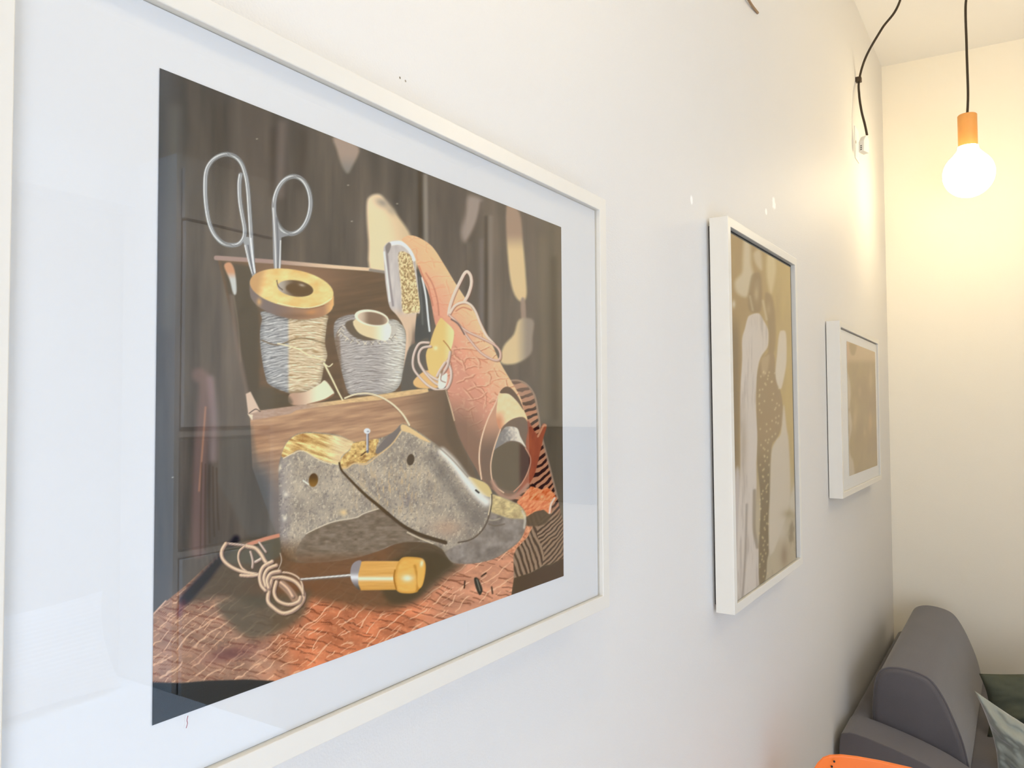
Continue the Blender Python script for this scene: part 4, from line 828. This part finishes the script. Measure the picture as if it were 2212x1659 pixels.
sheet(bm, [top, [(p[0]-.006, p[1], p[2]*.72+.52*.28) for p in top], [(p[0]-.012, p[1], p[2]*.35+.52*.65) for p in top], low], .011)
link_mesh('backrest', bm, ORANGE, chair, False, .003, 2)
for (u, v) in ((1802, 1645), (1797, 1656)):
    bm = bmesh.new(); p = Vector(ray_at(u, v, 1.615)); bmesh.ops.create_uvsphere(bm, u_segments=10, v_segments=6, radius=.0022, matrix=Matrix.Translation(p))
    link_mesh('rivet', bm, BLACK, chair)
ys = [p[1] for p in top]; cy0, cy1 = min(ys), max(ys); xb = top[4][0]
seatm = box_obj('seat', xb-.42, xb-.005, cy0, cy1, .43, .445, ORANGE, chair, .006, True, 2)
for (lx, ly) in ((xb-.38, cy0+.03), (xb-.38, cy1-.03), (xb-.012, cy0+.03), (xb-.012, cy1-.03)):
    bm = bmesh.new(); tube(bm, [(lx, ly, 0), (lx, ly, .43 if lx < xb-.1 else .56)], .0095, 10); link_mesh('leg', bm, LEGM, chair, True)
# ------------------------------------------------------------------ the other side of the room, seen in the glass
BEDW = material('white_bed_linen', (.86, .87, .88, 1), .9, noise_scale=7, noise_amt=.03, bump=.3, bump_scale=60, spec=.1)
bed = thing('bed', 'low bed with white linen along the opposite wall, mirrored in the glass', 'bed', (.7, -1.35, 0))
box_obj('bed_base', -.28, 1.66, -1.98, -.55, .06, .30, FRAME, bed, .01)
box_obj('mattress', -.30, 1.68, -1.99, -.53, .302, .54, BEDW, bed, .05, True, 4)
for q in ((-.22, -1.9), (1.6, -1.9), (-.22, -.62), (1.6, -.62)): box_obj('leg', q[0]-.03, q[0]+.03, q[1]-.03, q[1]+.03, 0, .06, LEGM, bed)
PIL = material('ribbed_white_cotton', (.84, .84, .85, 1), .9, spec=.1)
pillow('bed_pillow', 'white ribbed pillow on the bed against the opposite wall, mirrored in the glass', (1.565, -1.86, .87), (-.62, .02, -.005), (.02, .10, -.325), .07, PIL, seed=5, pinch=.1, ribs=22, n=66)
LACQ = material('white_cabinet_front', (.78, .78, .77, 1), .4)
cab = thing('cabinet', 'tall white cabinet beside the bed with a dark recess, mirrored in the glass', 'cabinet', (1.93, -1.81, 0))
cb = bmesh.new()
for q in ((1.70, 1.72, -1.985, -1.65, 0, 2.45), (2.13, 2.15, -1.985, -1.65, 0, 2.45), (1.72, 2.13, -1.985, -1.97, 0, 2.45), (1.72, 2.13, -1.97, -1.65, 2.40, 2.45), (1.72, 2.13, -1.97, -1.65, 1.415, 1.435), (1.72, 2.13, -1.97, -1.65, .98, 1.0)): add_box(cb, *q)
link_mesh('body', cb, LACQ, cab)
box_obj('door', 1.725, 2.125, -1.65, -1.63, 1.452, 2.205, LACQ, cab, .002); box_obj('door', 1.725, 2.125, -1.65, -1.63, .02, .975, LACQ, cab, .002)
box_obj('header_panel', 1.722, 2.128, -1.65, -1.632, 2.217, 2.398, LACQ, cab)
box_obj('oven', 1.73, 2.12, -1.95, -1.645, 1.01, 1.40, material('dark_oven_front', (.10, .098, .095, 1), .35), cab, .004)
tv = thing('wall_screen', 'flat dark screen hung on the end wall, mirrored at the right of the shoe photo', 'screen', (3.88, -1.27, 1.2))
k = math.tan(math.radians(3.5))
def endx(y): return END_X-k*(y-WALL_Y)
bm = bmesh.new(); prism(bm, [(endx(-1.50)-.045, -1.50), (endx(-1.07)-.045, -1.07), (endx(-1.07)-.002, -1.07), (endx(-1.50)-.002, -1.50)], 'z', .99, 1.415)
link_mesh('screen_body', bm, material('black_gloss_plastic', (.012, .012, .014, 1), .3), tv, False, .004)
